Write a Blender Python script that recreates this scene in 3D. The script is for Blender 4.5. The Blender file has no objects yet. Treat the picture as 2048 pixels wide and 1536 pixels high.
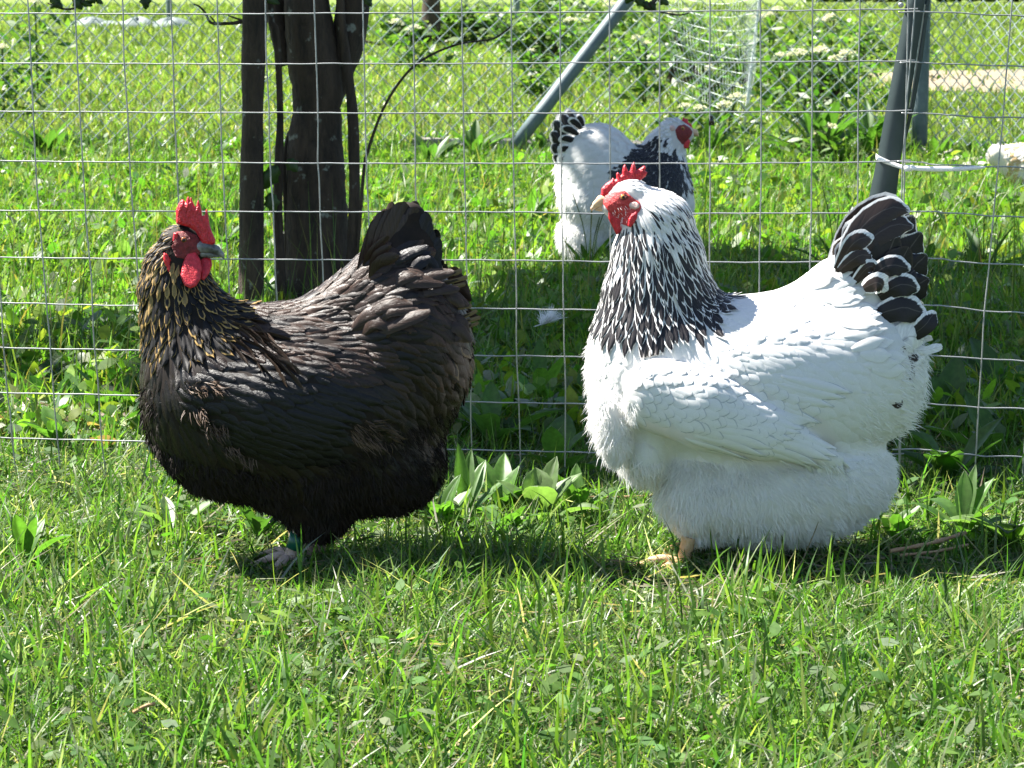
import bpy, math, random
import numpy as np
from mathutils import Vector

rng = np.random.default_rng(7)
random.seed(7)
sc = bpy.context.scene
COL = sc.collection

# ------------------------------------------------------------------ camera, sky, sun, exposure
F = 4900.0            # focal length in photo pixels (2048 wide)
H = 0.61              # crouching photographer
TANP = 0.160
PITCH = math.atan(TANP)
CP, SP = math.cos(PITCH), math.sin(PITCH)
cam_d = bpy.data.cameras.new("camera")
cam = bpy.data.objects.new("camera", cam_d)
COL.objects.link(cam)
cam.location = (0, 0, H)
cam.rotation_euler = (math.pi / 2 - PITCH, 0, 0)
cam_d.sensor_width = 36.0
cam_d.lens = F / 2048 * 36.0
cam_d.clip_start = 0.05
cam_d.clip_end = 2000
cam_d.dof.use_dof = True
cam_d.dof.focus_distance = 2.64
cam_d.dof.aperture_fstop = 34
sc.camera = cam

SUN = np.array([-0.55, 0.23, 0.80]); SUN /= np.linalg.norm(SUN)
world = bpy.data.worlds.new("World")
sc.world = world
world.use_nodes = True
wn = world.node_tree
wn.nodes.clear()
sky = wn.nodes.new("ShaderNodeTexSky")
sky.sky_type = 'NISHITA'
sky.sun_disc = False
sky.sun_elevation = math.asin(SUN[2])
sky.sun_rotation = math.atan2(SUN[0], SUN[1])
sky.air_density = 1.0
sky.dust_density = 0.6
bg = wn.nodes.new("ShaderNodeBackground")
bg.inputs[1].default_value = 0.05
wo = wn.nodes.new("ShaderNodeOutputWorld")
wn.links.new(sky.outputs[0], bg.inputs[0])
wn.links.new(bg.outputs[0], wo.inputs[0])
sun_d = bpy.data.lights.new("sun", 'SUN')
sun_d.energy = 5.0
sun_d.angle = math.radians(0.5)
sun_d.color = (1.0, 0.955, 0.88)
sun = bpy.data.objects.new("sun", sun_d)
COL.objects.link(sun)
sun.rotation_euler = Vector((SUN[0], SUN[1], SUN[2])).to_track_quat('Z', 'Y').to_euler()
sc.view_settings.view_transform = 'Standard'
sc.view_settings.look = 'None'
sc.view_settings.gamma = 1.0
sc.view_settings.use_curve_mapping = False
sc.view_settings.exposure = 2.25
sc.render.engine = 'CYCLES'
sc.cycles.max_bounces = 8
sc.cycles.diffuse_bounces = 4
sc.cycles.transmission_bounces = 5
sc.cycles.use_denoising = True

# ------------------------------------------------------------------ helpers
def P(px, py, Y):
    """World point seen at photo pixel (px, py) at ground distance Y."""
    px = np.asarray(px, float); py = np.asarray(py, float); Y = np.asarray(Y, float)
    a = px - 1024.0; b = 768.0 - py
    dy = F * CP + b * SP
    dz = -F * SP + b * CP
    t = Y / dy
    return np.stack(np.broadcast_arrays(a * t, Y, H + dz * t), -1)

def G(px, py):
    """World point on the ground seen at pixel."""
    b = 768.0 - py
    dy = F * CP + b * SP; dz = -F * SP + b * CP
    t = -H / dz
    return np.array([(px - 1024.0) * t, dy * t, 0.0])

def tag(o, label=None, cat=None, group=None, kind=None):
    if label: o["label"] = label
    if cat: o["category"] = cat
    if group: o["group"] = group
    if kind: o["kind"] = kind
    return o

def empty(name, loc, label=None, cat=None, group=None):
    o = bpy.data.objects.new(name, None)
    o.empty_display_size = 0.05
    COL.objects.link(o)
    o.location = tuple(float(c) for c in loc)
    return tag(o, label, cat, group)

def make_mesh(name, V, faces, smooth=True):
    """faces: list of (n,k) int arrays."""
    me = bpy.data.meshes.new(name)
    V = np.asarray(V, np.float32)
    me.vertices.add(len(V))
    me.vertices.foreach_set("co", V.ravel())
    faces = [np.asarray(f, np.int32) for f in faces if len(f)]
    loops = np.concatenate([f.ravel() for f in faces])
    tot = np.concatenate([np.full(len(f), f.shape[1], np.int32) for f in faces])
    starts = np.concatenate([[0], np.cumsum(tot)[:-1]]).astype(np.int32)
    me.loops.add(len(loops))
    me.loops.foreach_set("vertex_index", loops)
    me.polygons.add(len(tot))
    me.polygons.foreach_set("loop_start", starts)
    me.update(calc_edges=True)
    me.validate()
    if smooth:
        me.polygons.foreach_set("use_smooth", np.ones(len(me.polygons), bool))
    return me

def attr(me, name, data, typ):
    a = me.attributes.new(name, typ, 'POINT')
    d = np.asarray(data, np.float32).ravel()
    a.data.foreach_set("color" if typ == 'FLOAT_COLOR' else ("vector" if typ == 'FLOAT_VECTOR' else "value"), d)

def link(name, me, mat, parent=None, origin=None):
    o = bpy.data.objects.new(name, me)
    COL.objects.link(o)
    if mat is not None and len(me.materials) == 0:
        me.materials.append(mat)
    if parent is not None:
        o.parent = parent
    elif origin is not None:
        o.location = tuple(float(c) for c in origin)
    return o

def tube(pts, rad, n=6, cap=True, flat=1.0):
    """Tube through pts. Returns V, faces list."""
    pts = np.asarray(pts, float); m = len(pts)
    rad = np.broadcast_to(np.asarray(rad, float), (m,))
    T = np.gradient(pts, axis=0)
    T /= np.linalg.norm(T, axis=1)[:, None] + 1e-12
    ref = np.array([0, 1, 0.0]) if abs(T[0, 1]) < 0.9 else np.array([1.0, 0, 0])
    N = np.zeros_like(pts)
    for i in range(m):
        v = ref - T[i] * ref.dot(T[i]); v /= np.linalg.norm(v) + 1e-12
        N[i] = v; ref = v
    B = np.cross(T, N)
    a = np.linspace(0, 2 * np.pi, n, endpoint=False)
    ring = pts[:, None] + rad[:, None, None] * (np.cos(a)[None, :, None] * N[:, None] * flat + np.sin(a)[None, :, None] * B[:, None])
    V = ring.reshape(-1, 3)
    i = np.arange(m - 1)[:, None] * n; j = np.arange(n)[None]; k = (j + 1) % n
    q = np.stack([i + j, i + k, i + n + k, i + n + j], -1).reshape(-1, 4)
    fs = [q]
    if cap:
        V = np.concatenate([V, pts[:1], pts[-1:]])
        c0, c1 = len(V) - 2, len(V) - 1
        jj = np.arange(n)
        fs.append(np.concatenate([np.stack([np.full(n, c0), (jj + 1) % n, jj], 1),
                                  np.stack([np.full(n, c1), (m - 1) * n + jj, (m - 1) * n + (jj + 1) % n], 1)]))
    return V, fs

def merge(parts):
    Vs = []; by = {}; off = 0
    for V, fs in parts:
        Vs.append(V)
        for f in fs:
            f = np.asarray(f)
            by.setdefault(f.shape[1], []).append(f + off)
        off += len(V)
    return np.concatenate(Vs), [np.concatenate(v) for v in by.values()]

def spline(pts, n):
    """Catmull-Rom through control points."""
    p = np.asarray(pts, float)
    p = np.concatenate([2 * p[:1] - p[1:2], p, 2 * p[-1:] - p[-2:-1]])
    m = len(p) - 3
    t = np.linspace(0, m - 1e-6, n); i = t.astype(int); u = (t - i)[:, None]
    a, b, c, d = p[i], p[i + 1], p[i + 2], p[i + 3]
    return 0.5 * (2 * b + (c - a) * u + (2 * a - 5 * b + 4 * c - d) * u ** 2 + (3 * b - a - 3 * c + d) * u ** 3)

class VN:
    """Smooth 2-D value noise for placement and variation."""
    def __init__(s, seed): s.g = np.random.default_rng(seed).random((64, 64))
    def __call__(s, x, y):
        xi = np.floor(x).astype(int); yi = np.floor(y).astype(int)
        fx = x - xi; fy = y - yi
        fx = fx * fx * (3 - 2 * fx); fy = fy * fy * (3 - 2 * fy)
        g = lambda a, b: s.g[a % 64, b % 64]
        return (g(xi, yi) * (1 - fx) + g(xi + 1, yi) * fx) * (1 - fy) + (g(xi, yi + 1) * (1 - fx) + g(xi + 1, yi + 1) * fx) * fy
N1, N2, N3 = VN(1), VN(2), VN(3)

# ------------------------------------------------------------------ materials
def new_mat(name):
    m = bpy.data.materials.new(name); m.use_nodes = True
    m.node_tree.nodes.clear()
    return m, m.node_tree

def out(nt, sh):
    o = nt.nodes.new("ShaderNodeOutputMaterial"); nt.links.new(sh, o.inputs[0])

def node(nt, typ, **kw):
    n = nt.nodes.new(typ)
    for k, v in kw.items():
        if k == "ins":
            for kk, vv in v.items():
                if hasattr(vv, "is_output"): nt.links.new(vv, n.inputs[kk])
                else: n.inputs[kk].default_value = vv
        else: setattr(n, k, v)
    return n

def math_n(nt, op, a, b=None, clamp=False):
    n = nt.nodes.new("ShaderNodeMath"); n.operation = op; n.use_clamp = clamp
    for i, x in enumerate((a, b)):
        if x is None: continue
        if hasattr(x, "is_output"): nt.links.new(x, n.inputs[i])
        else: n.inputs[i].default_value = x
    return n.outputs[0]

def mixc(nt, fac, a, b):
    n = nt.nodes.new("ShaderNodeMix"); n.data_type = 'RGBA'
    for i, x in ((0, fac), (6, a), (7, b)):
        if hasattr(x, "is_output"): nt.links.new(x, n.inputs[i])
        else: n.inputs[i].default_value = x if i == 0 else (*x, 1.0)[:4]
    return n.outputs[2]

def noise(nt, scale, detail=3.0, rough=0.6, vec=None, typ='ShaderNodeTexNoise'):
    n = nt.nodes.new(typ)
    n.inputs["Scale"].default_value = scale
    n.inputs["Detail"].default_value = detail
    n.inputs["Roughness"].default_value = rough
    if vec is not None: nt.links.new(vec, n.inputs["Vector"])
    return n.outputs[0]

def ramp(nt, fac, stops):
    n = nt.nodes.new("ShaderNodeValToRGB")
    cr = n.color_ramp
    while len(cr.elements) < len(stops): cr.elements.new(0.5)
    for e, (p, c) in zip(cr.elements, stops):
        e.position = p; e.color = (*c, 1.0)
    nt.links.new(fac, n.inputs[0])
    return n.outputs[0]

def objco(nt):
    return nt.nodes.new("ShaderNodeTexCoord").outputs["Object"]

def bump(nt, h, strength, dist=0.01):
    n = nt.nodes.new("ShaderNodeBump"); n.inputs["Strength"].default_value = strength
    n.inputs["Distance"].default_value = dist
    nt.links.new(h, n.inputs["Height"])
    return n.outputs[0]

def simple(name, c1, c2, scale=30, rough=0.6, metal=0.0, bumpv=0.0, spec=0.5, bscale=None, sss=0.0):
    m, nt = new_mat(name)
    oc = objco(nt)
    f = noise(nt, scale, 4, 0.65, oc)
    b = node(nt, "ShaderNodeBsdfPrincipled")
    nt.links.new(ramp(nt, f, [(0.3, c1), (0.7, c2)]), b.inputs["Base Color"])
    b.inputs["Roughness"].default_value = rough
    b.inputs["Metallic"].default_value = metal
    b.inputs["Specular IOR Level"].default_value = spec
    if sss:
        b.inputs["Subsurface Weight"].default_value = sss
        b.inputs["Subsurface Radius"].default_value = (0.006, 0.0015, 0.001)
        b.inputs["Subsurface Scale"].default_value = 1.0
    if bumpv:
        nt.links.new(bump(nt, noise(nt, bscale or scale * 4, 4, 0.7, oc), bumpv, 0.002), b.inputs["Normal"])
    out(nt, b.outputs[0])
    return m

def leaf_mat(name, trans=0.5, rough=0.38, spec=0.5, tgain=(1.5, 1.55, 0.7)):
    """Leaf colour comes from the per-blade attribute 'tint'."""
    m, nt = new_mat(name)
    a = node(nt, "ShaderNodeAttribute", attribute_name="tint")
    oc = objco(nt)
    f = noise(nt, 160, 2, 0.5, oc)
    var = ramp(nt, f, [(0.25, (0.75, 0.75, 0.75)), (0.75, (1.2, 1.2, 1.2))])
    mul = node(nt, "ShaderNodeMix", data_type='RGBA', blend_type='MULTIPLY')
    mul.inputs[0].default_value = 1.0
    nt.links.new(a.outputs["Color"], mul.inputs[6]); nt.links.new(var, mul.inputs[7])
    col = mul.outputs[2]
    b = node(nt, "ShaderNodeBsdfPrincipled")
    nt.links.new(col, b.inputs["Base Color"])
    b.inputs["Roughness"].default_value = rough
    b.inputs["Specular IOR Level"].default_value = spec
    t = node(nt, "ShaderNodeBsdfTranslucent")
    tm = node(nt, "ShaderNodeMix", data_type='RGBA', blend_type='MULTIPLY')
    tm.inputs[0].default_value = 1.0; tm.inputs[7].default_value = (*tgain, 1)
    nt.links.new(col, tm.inputs[6])
    nt.links.new(tm.outputs[2], t.inputs[0])
    mx = node(nt, "ShaderNodeMixShader")
    mx.inputs[0].default_value = trans
    nt.links.new(b.outputs[0], mx.inputs[1]); nt.links.new(t.outputs[0], mx.inputs[2])
    out(nt, mx.outputs[0])
    return m

def feather_mat(name, rough=0.5, spec=0.4, trans=0.12, sheen=0.0, streak=0.25, bumpv=0.25, shaftc=(0.14, 0.12, 0.11)):
    """cc = centre colour, lc = lacing colour (alpha = lacing width), fuv = (u across -1..1, v along, random)."""
    m, nt = new_mat(name)
    cc = node(nt, "ShaderNodeAttribute", attribute_name="cc").outputs["Color"]
    la = node(nt, "ShaderNodeAttribute", attribute_name="lc")
    uv = node(nt, "ShaderNodeAttribute", attribute_name="fuv").outputs["Vector"]
    sep = node(nt, "ShaderNodeSeparateXYZ"); nt.links.new(uv, sep.inputs[0])
    u, v, r = sep.outputs
    au = math_n(nt, 'ABSOLUTE', u)
    # barb coordinate: streaks slant from the shaft to the edge
    bc = node(nt, "ShaderNodeCombineXYZ")
    nt.links.new(math_n(nt, 'MULTIPLY', math_n(nt, 'SUBTRACT', v, math_n(nt, 'MULTIPLY', au, 0.25)), 26.0), bc.inputs[0])
    nt.links.new(math_n(nt, 'MULTIPLY', au, 1.4), bc.inputs[1])
    nt.links.new(math_n(nt, 'MULTIPLY', r, 57.0), bc.inputs[2])
    st = noise(nt, 1.0, 3, 0.7, bc.outputs[0])
    vv = math_n(nt, 'MAXIMUM', math_n(nt, 'DIVIDE', math_n(nt, 'SUBTRACT', v, 0.35), 0.65), 0.0)
    e = math_n(nt, 'POWER', math_n(nt, 'ADD', math_n(nt, 'POWER', au, 3.0), math_n(nt, 'POWER', vv, 3.0)), 0.333)
    e = math_n(nt, 'ADD', e, math_n(nt, 'MULTIPLY', math_n(nt, 'SUBTRACT', st, 0.5), 0.22))
    e = math_n(nt, 'ADD', e, math_n(nt, 'MULTIPLY', math_n(nt, 'MULTIPLY', u, math_n(nt, 'SUBTRACT', r, 0.5)), 0.3))
    edge = math_n(nt, 'SUBTRACT', 1.0, la.outputs["Alpha"])
    msk = math_n(nt, 'MULTIPLY', math_n(nt, 'SUBTRACT', e, edge), 12.0, True)
    col = mixc(nt, msk, cc, la.outputs["Color"])
    shaft = math_n(nt, 'MULTIPLY', math_n(nt, 'SUBTRACT', 0.06, au), 25.0, True)
    col = mixc(nt, math_n(nt, 'MULTIPLY', shaft, 0.4), col, shaftc)
    sv = ramp(nt, st, [(0.3, (1 - streak,) * 3), (0.7, (1 + streak * 0.5,) * 3)])
    mul = node(nt, "ShaderNodeMix", data_type='RGBA', blend_type='MULTIPLY'); mul.inputs[0].default_value = 1.0
    nt.links.new(col, mul.inputs[6]); nt.links.new(sv, mul.inputs[7])
    b = node(nt, "ShaderNodeBsdfPrincipled")
    nt.links.new(mul.outputs[2], b.inputs["Base Color"])
    b.inputs["Roughness"].default_value = rough
    b.inputs["Specular IOR Level"].default_value = spec
    if sheen:
        b.inputs["Sheen Weight"].default_value = sheen
        b.inputs["Sheen Roughness"].default_value = 0.4
    nt.links.new(bump(nt, st, bumpv, 0.0008), b.inputs["Normal"])
    if trans:
        t = node(nt, "ShaderNodeBsdfTranslucent"); nt.links.new(mul.outputs[2], t.inputs[0])
        mx = node(nt, "ShaderNodeMixShader"); mx.inputs[0].default_value = trans
        nt.links.new(b.outputs[0], mx.inputs[1]); nt.links.new(t.outputs[0], mx.inputs[2])
        out(nt, mx.outputs[0])
    else: out(nt, b.outputs[0])
    return m

M = {}
M['grass'] = leaf_mat("grass_blade", 0.5, 0.42, 0.36, (1.6, 1.75, 0.8))
M['weed'] = leaf_mat("weed_leaf", 0.5, 0.45, 0.4, (1.5, 1.75, 0.7))
M['clover'] = leaf_mat("clover_leaf", 0.5, 0.6, 0.2, (1.5, 1.75, 0.7))
M['meadow'] = leaf_mat("meadow_leaf", 0.5, 0.42, 0.35, (1.55, 1.8, 0.7))
M['petal'] = leaf_mat("pale_petal", 0.4, 0.7, 0.2, (1.0, 1.0, 0.9))
M['tree_leaf'] = leaf_mat("tree_leaf", 0.35, 0.4, 0.4)
M['wire'] = simple("galvanised_wire", (0.24, 0.25, 0.25), (0.38, 0.39, 0.39), 60, 0.45, 0.6, 0.05)
M['chain'] = simple("dull_galvanised_mesh", (0.26, 0.33, 0.32), (0.40, 0.47, 0.45), 20, 0.5, 0.2)
M['post_green'] = simple("dark_green_painted_steel", (0.020, 0.034, 0.034), (0.032, 0.050, 0.050), 25, 0.45, 0.0, 0.05, 0.5)
M['post_grey'] = simple("grey_green_painted_steel", (0.07, 0.105, 0.115), (0.125, 0.165, 0.175), 25, 0.55, 0.0, 0.15, 0.4)
M['plastic'] = simple("white_nylon", (0.72, 0.73, 0.73), (0.82, 0.82, 0.82), 30, 0.4)
M['net'] = simple("pale_net_strand", (0.55, 0.62, 0.60), (0.72, 0.76, 0.74), 30, 0.5)
M['net_dark'] = simple("dark_net", (0.10, 0.13, 0.13), (0.2, 0.24, 0.23), 9, 0.7, 0, 0.5)
M['board'] = simple("weathered_concrete", (0.22, 0.20, 0.17), (0.38, 0.35, 0.30), 18, 0.85, 0, 0.6)
M['stone'] = simple("kerb_stone", (0.26, 0.24, 0.21), (0.45, 0.42, 0.37), 22, 0.85, 0, 0.6)
M['twig'] = simple("dry_stalk", (0.30, 0.16, 0.08), (0.46, 0.30, 0.17), 40, 0.8)
M['skin_red'] = simple("comb_skin", (0.36, 0.004, 0.012), (0.72, 0.028, 0.045), 300, 0.36, 0, 0.45, 0.5, 500, 0.15)
M['skin_dark_shaded'] = simple("dark_shaded_skin", (0.12, 0.014, 0.014), (0.28, 0.03, 0.03), 260, 0.55, 0, 0.9, 0.4, 500, 0.1)  # dark eyelid skin; on faces the darkening is shade put into colour
M['face_red'] = simple("face_skin", (0.40, 0.010, 0.016), (0.66, 0.085, 0.08), 330, 0.45, 0, 0.5, 0.4, 700, 0.12)
M['lobe_white'] = simple("pale_earlobe", (0.58, 0.34, 0.30), (0.72, 0.54, 0.48), 200, 0.5, 0, 0.4, 0.4, 400)
M['beak_horn'] = simple("horn_beak", (0.62, 0.36, 0.20), (0.74, 0.52, 0.34), 120, 0.35, 0, 0.1)
M['beak_dark'] = simple("dark_horn_beak", (0.03, 0.03, 0.032), (0.26, 0.25, 0.24), 90, 0.3, 0, 0.1)
M['eye_iris'] = simple("orange_iris", (0.42, 0.16, 0.03), (0.55, 0.26, 0.07), 400, 0.15)
M['eye_iris_dark'] = simple("brown_iris", (0.16, 0.05, 0.015), (0.26, 0.09, 0.03), 400, 0.15)
M['pupil'] = simple("black_pupil", (0.004, 0.004, 0.004), (0.006, 0.006, 0.006), 10, 0.06)
M['leg'] = simple("pale_leg_scales", (0.42, 0.27, 0.20), (0.62, 0.47, 0.40), 150, 0.55, 0, 0.9, 0.4, 500)
M['leg_yellow'] = simple("yellow_leg_scales", (0.60, 0.34, 0.14), (0.72, 0.50, 0.30), 150, 0.55, 0, 0.9, 0.4, 500)
M['claw'] = simple("claw_horn", (0.35, 0.27, 0.24), (0.5, 0.42, 0.38), 80, 0.4)
M['ring'] = simple("green_leg_ring", (0.004, 0.07, 0.045), (0.006, 0.10, 0.06), 40, 0.35)
M['f_white'] = feather_mat("white_feather", 0.6, 0.2, 0.2, 0.0, 0.06, 0.08, (0.74, 0.74, 0.74))
M['f_laced'] = feather_mat("laced_feather", 0.45, 0.35, 0.05, 0.0, 0.25, 0.3)
M['f_black'] = feather_mat("black_feather", 0.36, 0.27, 0.0, 0.0, 0.5, 0.8, (0.028, 0.022, 0.018))
M['f_gold'] = feather_mat("gold_laced_feather", 0.5, 0.22, 0.0, 0.0, 0.35, 0.4, (0.02, 0.016, 0.012))
def down_white():
    m, nt = new_mat("white_down")
    d = node(nt, "ShaderNodeBsdfDiffuse"); d.inputs[0].default_value = (.84, .835, .82, 1)
    t = node(nt, "ShaderNodeBsdfTranslucent"); t.inputs[0].default_value = (.88, .87, .85, 1)
    mx = node(nt, "ShaderNodeMixShader"); mx.inputs[0].default_value = .4
    nt.links.new(d.outputs[0], mx.inputs[1]); nt.links.new(t.outputs[0], mx.inputs[2])
    out(nt, mx.outputs[0])
    return m
M['down_white'] = down_white()
M['down_black'] = simple("black_brown_down", (0.007, 0.005, 0.004), (0.020, 0.012, 0.008), 60, 0.7, 0, 0, 0.2)
M['down_sunlit'] = simple("lit_brown_down", (0.03, 0.019, 0.013), (0.13, 0.08, 0.05), 60, 0.6, 0, 0, 0.3)  # dark down brightened in colour as if the sun caught it
M['down_buff'] = simple("cream_down", (0.70, 0.60, 0.44), (0.80, 0.75, 0.64), 14, 0.8, 0, 0, 0.2)

def bark_mat():
    m, nt = new_mat("lichen_bark")
    oc = objco(nt)
    mp = node(nt, "ShaderNodeMapping"); mp.inputs["Scale"].default_value = (1, 1, 0.25); nt.links.new(oc, mp.inputs[0])
    f = noise(nt, 45, 6, 0.7, mp.outputs[0])
    base = ramp(nt, f, [(0.3, (0.010, 0.0065, 0.0035)), (0.7, (0.075, 0.050, 0.031))])
    l = noise(nt, 34, 3, 0.6, oc)
    lm = ramp(nt, l, [(0.64, (0, 0, 0)), (0.72, (1, 1, 1))])
    col = mixc(nt, lm, base, (0.20, 0.21, 0.17))
    b = node(nt, "ShaderNodeBsdfPrincipled"); nt.links.new(col, b.inputs["Base Color"])
    b.inputs["Roughness"].default_value = 0.9
    nt.links.new(bump(nt, f, 0.9, 0.01), b.inputs["Normal"])
    out(nt, b.outputs[0])
    return m
M['bark'] = bark_mat()

def ground_mat():
    m, nt = new_mat("soil_and_turf")
    oc = objco(nt)
    a = noise(nt, 9, 6, 0.7, oc); b2 = noise(nt, 0.7, 4, 0.6, oc)
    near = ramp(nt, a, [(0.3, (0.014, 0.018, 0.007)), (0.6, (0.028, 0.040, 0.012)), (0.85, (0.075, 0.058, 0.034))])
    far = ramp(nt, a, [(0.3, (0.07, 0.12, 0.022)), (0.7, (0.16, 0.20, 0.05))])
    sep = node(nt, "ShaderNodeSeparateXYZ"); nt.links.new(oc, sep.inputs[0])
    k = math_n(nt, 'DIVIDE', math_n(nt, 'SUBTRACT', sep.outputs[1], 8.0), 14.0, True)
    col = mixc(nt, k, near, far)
    col = mixc(nt, math_n(nt, 'MULTIPLY', ramp(nt, b2, [(0.55, (0, 0, 0)), (0.75, (1, 1, 1))]), 0.5), col, (0.17, 0.17, 0.05))
    p = node(nt, "ShaderNodeBsdfPrincipled"); nt.links.new(col, p.inputs["Base Color"])
    p.inputs["Roughness"].default_value = 0.95
    p.inputs["Specular IOR Level"].default_value = 0.1
    nt.links.new(bump(nt, noise(nt, 60, 5, 0.7, oc), 0.8, 0.01), p.inputs["Normal"])
    out(nt, p.outputs[0])
    return m
M['ground'] = ground_mat()
M['path'] = simple("bare_tan_earth", (0.15, 0.115, 0.07), (0.23, 0.18, 0.12), 4, 0.95, 0, 0.4)

# ------------------------------------------------------------------ ground
def ground():
    xs = np.concatenate([[-900, -200, -60], np.linspace(-20, 20, 41), [60, 200, 900]])
    ys = np.concatenate([[-200, -40], np.linspace(-8, 60, 69), [90, 150, 300, 1500]])
    X, Y = np.meshgrid(xs, ys, indexing='ij')
    V = np.stack([X, Y, np.zeros_like(X)], -1).reshape(-1, 3)
    n = len(ys)
    i = np.arange(len(xs) - 1)[:, None] * n + np.arange(n - 1)[None]
    q = np.stack([i, i + n, i + n + 1, i + 1], -1).reshape(-1, 4)
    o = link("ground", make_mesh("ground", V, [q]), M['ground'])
    tag(o, kind="structure")
    # bare earth track beyond the chain-link fence on the right
    a = [(2.4, 15.4), (4, 14.6), (7, 14.2), (12, 13.8)]; b = [(2.4, 18.6), (4, 19.6), (7, 20.2), (12, 20.6)]
    A = spline(np.array([(x, y, 0.006) for x, y in a]), 24); B = spline(np.array([(x, y, 0.006) for x, y in b]), 24)
    A[:, 1] += rng.normal(0, .08, 24); B[:, 1] += rng.normal(0, .12, 24)
    V = np.concatenate([A, B]); i = np.arange(23)
    o = link("dirt_path", make_mesh("dirt_path", V, [np.stack([i, i + 1, i + 25, i + 24], 1)]), M['path'])
    tag(o, kind="structure")
ground()

# ------------------------------------------------------------------ blades and leaves as numpy meshes
PROF_BLADE = lambda s: np.clip(1.0 - s ** 2.2, 0, 1)
PROF_LEAF = lambda s: np.sin(np.pi * np.clip(s, 0, 1) ** 0.8) ** 0.8 * 0.95 + 0.08
def blades(pos, az, L, w, lean, bend, twist, col, segs=3, prof=PROF_BLADE, zmin=0.002, fold=0.0):
    N = len(pos)
    d = np.stack([np.cos(az), np.sin(az), np.zeros(N)], 1)
    side0 = np.stack([-np.sin(az), np.cos(az), np.zeros(N)], 1)
    c = pos.copy(); rows = []
    for k in range(segs + 1):
        s = k / segs
        th = lean + bend * s
        up = np.stack([-np.sin(th) * 0 + 0, 0 * th, 0 * th], 1)
        tdir = d * np.sin(th)[:, None]; tdir[:, 2] += np.cos(th)
        ndir = d * np.cos(th)[:, None]; ndir[:, 2] -= np.sin(th)
        side = side0 * np.cos(twist)[:, None] + ndir * np.sin(twist)[:, None]
        if k < segs:
            hw = (w * 0.5 * prof(np.full(N, max(s, 0.0))))[:, None]
            f_ = ndir * hw * fold
            rows += [c - side * hw - f_, c + side * hw - f_]
        else:
            rows += [c]
        c = c + tdir * (L / segs)[:, None]
        c[:, 2] = np.maximum(c[:, 2], zmin + 0 * L)
    V = np.stack(rows, 1)
    nv = 2 * segs + 1
    b = np.arange(N)[:, None] * nv
    qs = []
    for k in range(segs - 1):
        qs.append(b + np.array([[2 * k, 2 * k + 1, 2 * k + 3, 2 * k + 2]]))
    q = np.concatenate(qs) if qs else np.zeros((0, 4), int)
    t = b + np.array([[2 * (segs - 1), 2 * (segs - 1) + 1, 2 * segs]])
    return V.reshape(-1, 3), [q, t], np.repeat(col, nv, axis=0)

def tint_obj(name, parts, mat, parent=None, origin=None, label=None, kind=None):
    V, fs = merge([(p[0], p[1]) for p in parts])
    C = np.concatenate([p[2] for p in parts])
    me = make_mesh(name, V if origin is None else V - np.asarray(origin), fs)
    attr(me, "tint", C, 'FLOAT_COLOR')
    o = link(name, me, mat, parent, origin)
    if kind: o["kind"] = kind
    return o

def rgba(c): return np.concatenate([c, np.ones((len(c), 1))], 1)
def pal(n, cols, wts, jit=0.18):
    cols = np.array(cols); k = rng.choice(len(cols), n, p=np.array(wts) / np.sum(wts))
    c = cols[k] * rng.normal(1, jit, (n, 1)).clip(0.5, 1.6) * rng.normal(1, 0.06, (n, 3)).clip(0.8, 1.2)
    return rgba(c.clip(0.002, 0.9))
def field(n, y0, y1, power=1.0, marg=1.35):
    """Random ground points inside the wedge of view (with wide margins); power skews density towards the near end."""
    u = rng.random(n)
    if abs(power) < 1e-6: y = y0 * (y1 / y0) ** u
    else: y = (y0 ** power + u * (y1 ** power - y0 ** power)) ** (1 / power)
    hw = 0.212 * y * marg + 0.12
    x = (rng.random(n) * 2 - 1) * hw
    return np.stack([x, y, np.zeros(n)], 1)

# ------------------------------------------------------------------ hens: shape is modelled in photo-pixel units (x, -y, depth) and mapped to metres at the hen's own distance
def ell(p, c, r, ang=0.0):
    q = p - np.array(c, np.float32)
    if ang:
        ca, sa = math.cos(ang), math.sin(ang)
        q = np.stack([q[..., 0] * ca + q[..., 1] * sa, -q[..., 0] * sa + q[..., 1] * ca, q[..., 2]], -1)
    r = np.array(r, np.float32)
    k0 = np.linalg.norm(q / r, axis=-1); k1 = np.linalg.norm(q / (r * r), axis=-1)
    return k0 * (k0 - 1) / np.maximum(k1, 1e-6)

def cone(p, a, b, ra, rb, ys=1.0):
    a = np.array(a, np.float32); b = np.array(b, np.float32)
    sc_ = np.array([1, 1, 1 / ys], np.float32)
    pp = p * sc_; a = a * sc_; b = b * sc_
    ab = b - a
    t = np.clip(((pp - a) @ ab) / (ab @ ab), 0, 1)
    return np.linalg.norm(pp - a - t[..., None] * ab, axis=-1) - (ra + (rb - ra) * t)

def smin(a, b, k):
    h = np.clip(0.5 + 0.5 * (b - a) / k, 0, 1)
    return b * (1 - h) + a * h - k * h * (1 - h)

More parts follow.
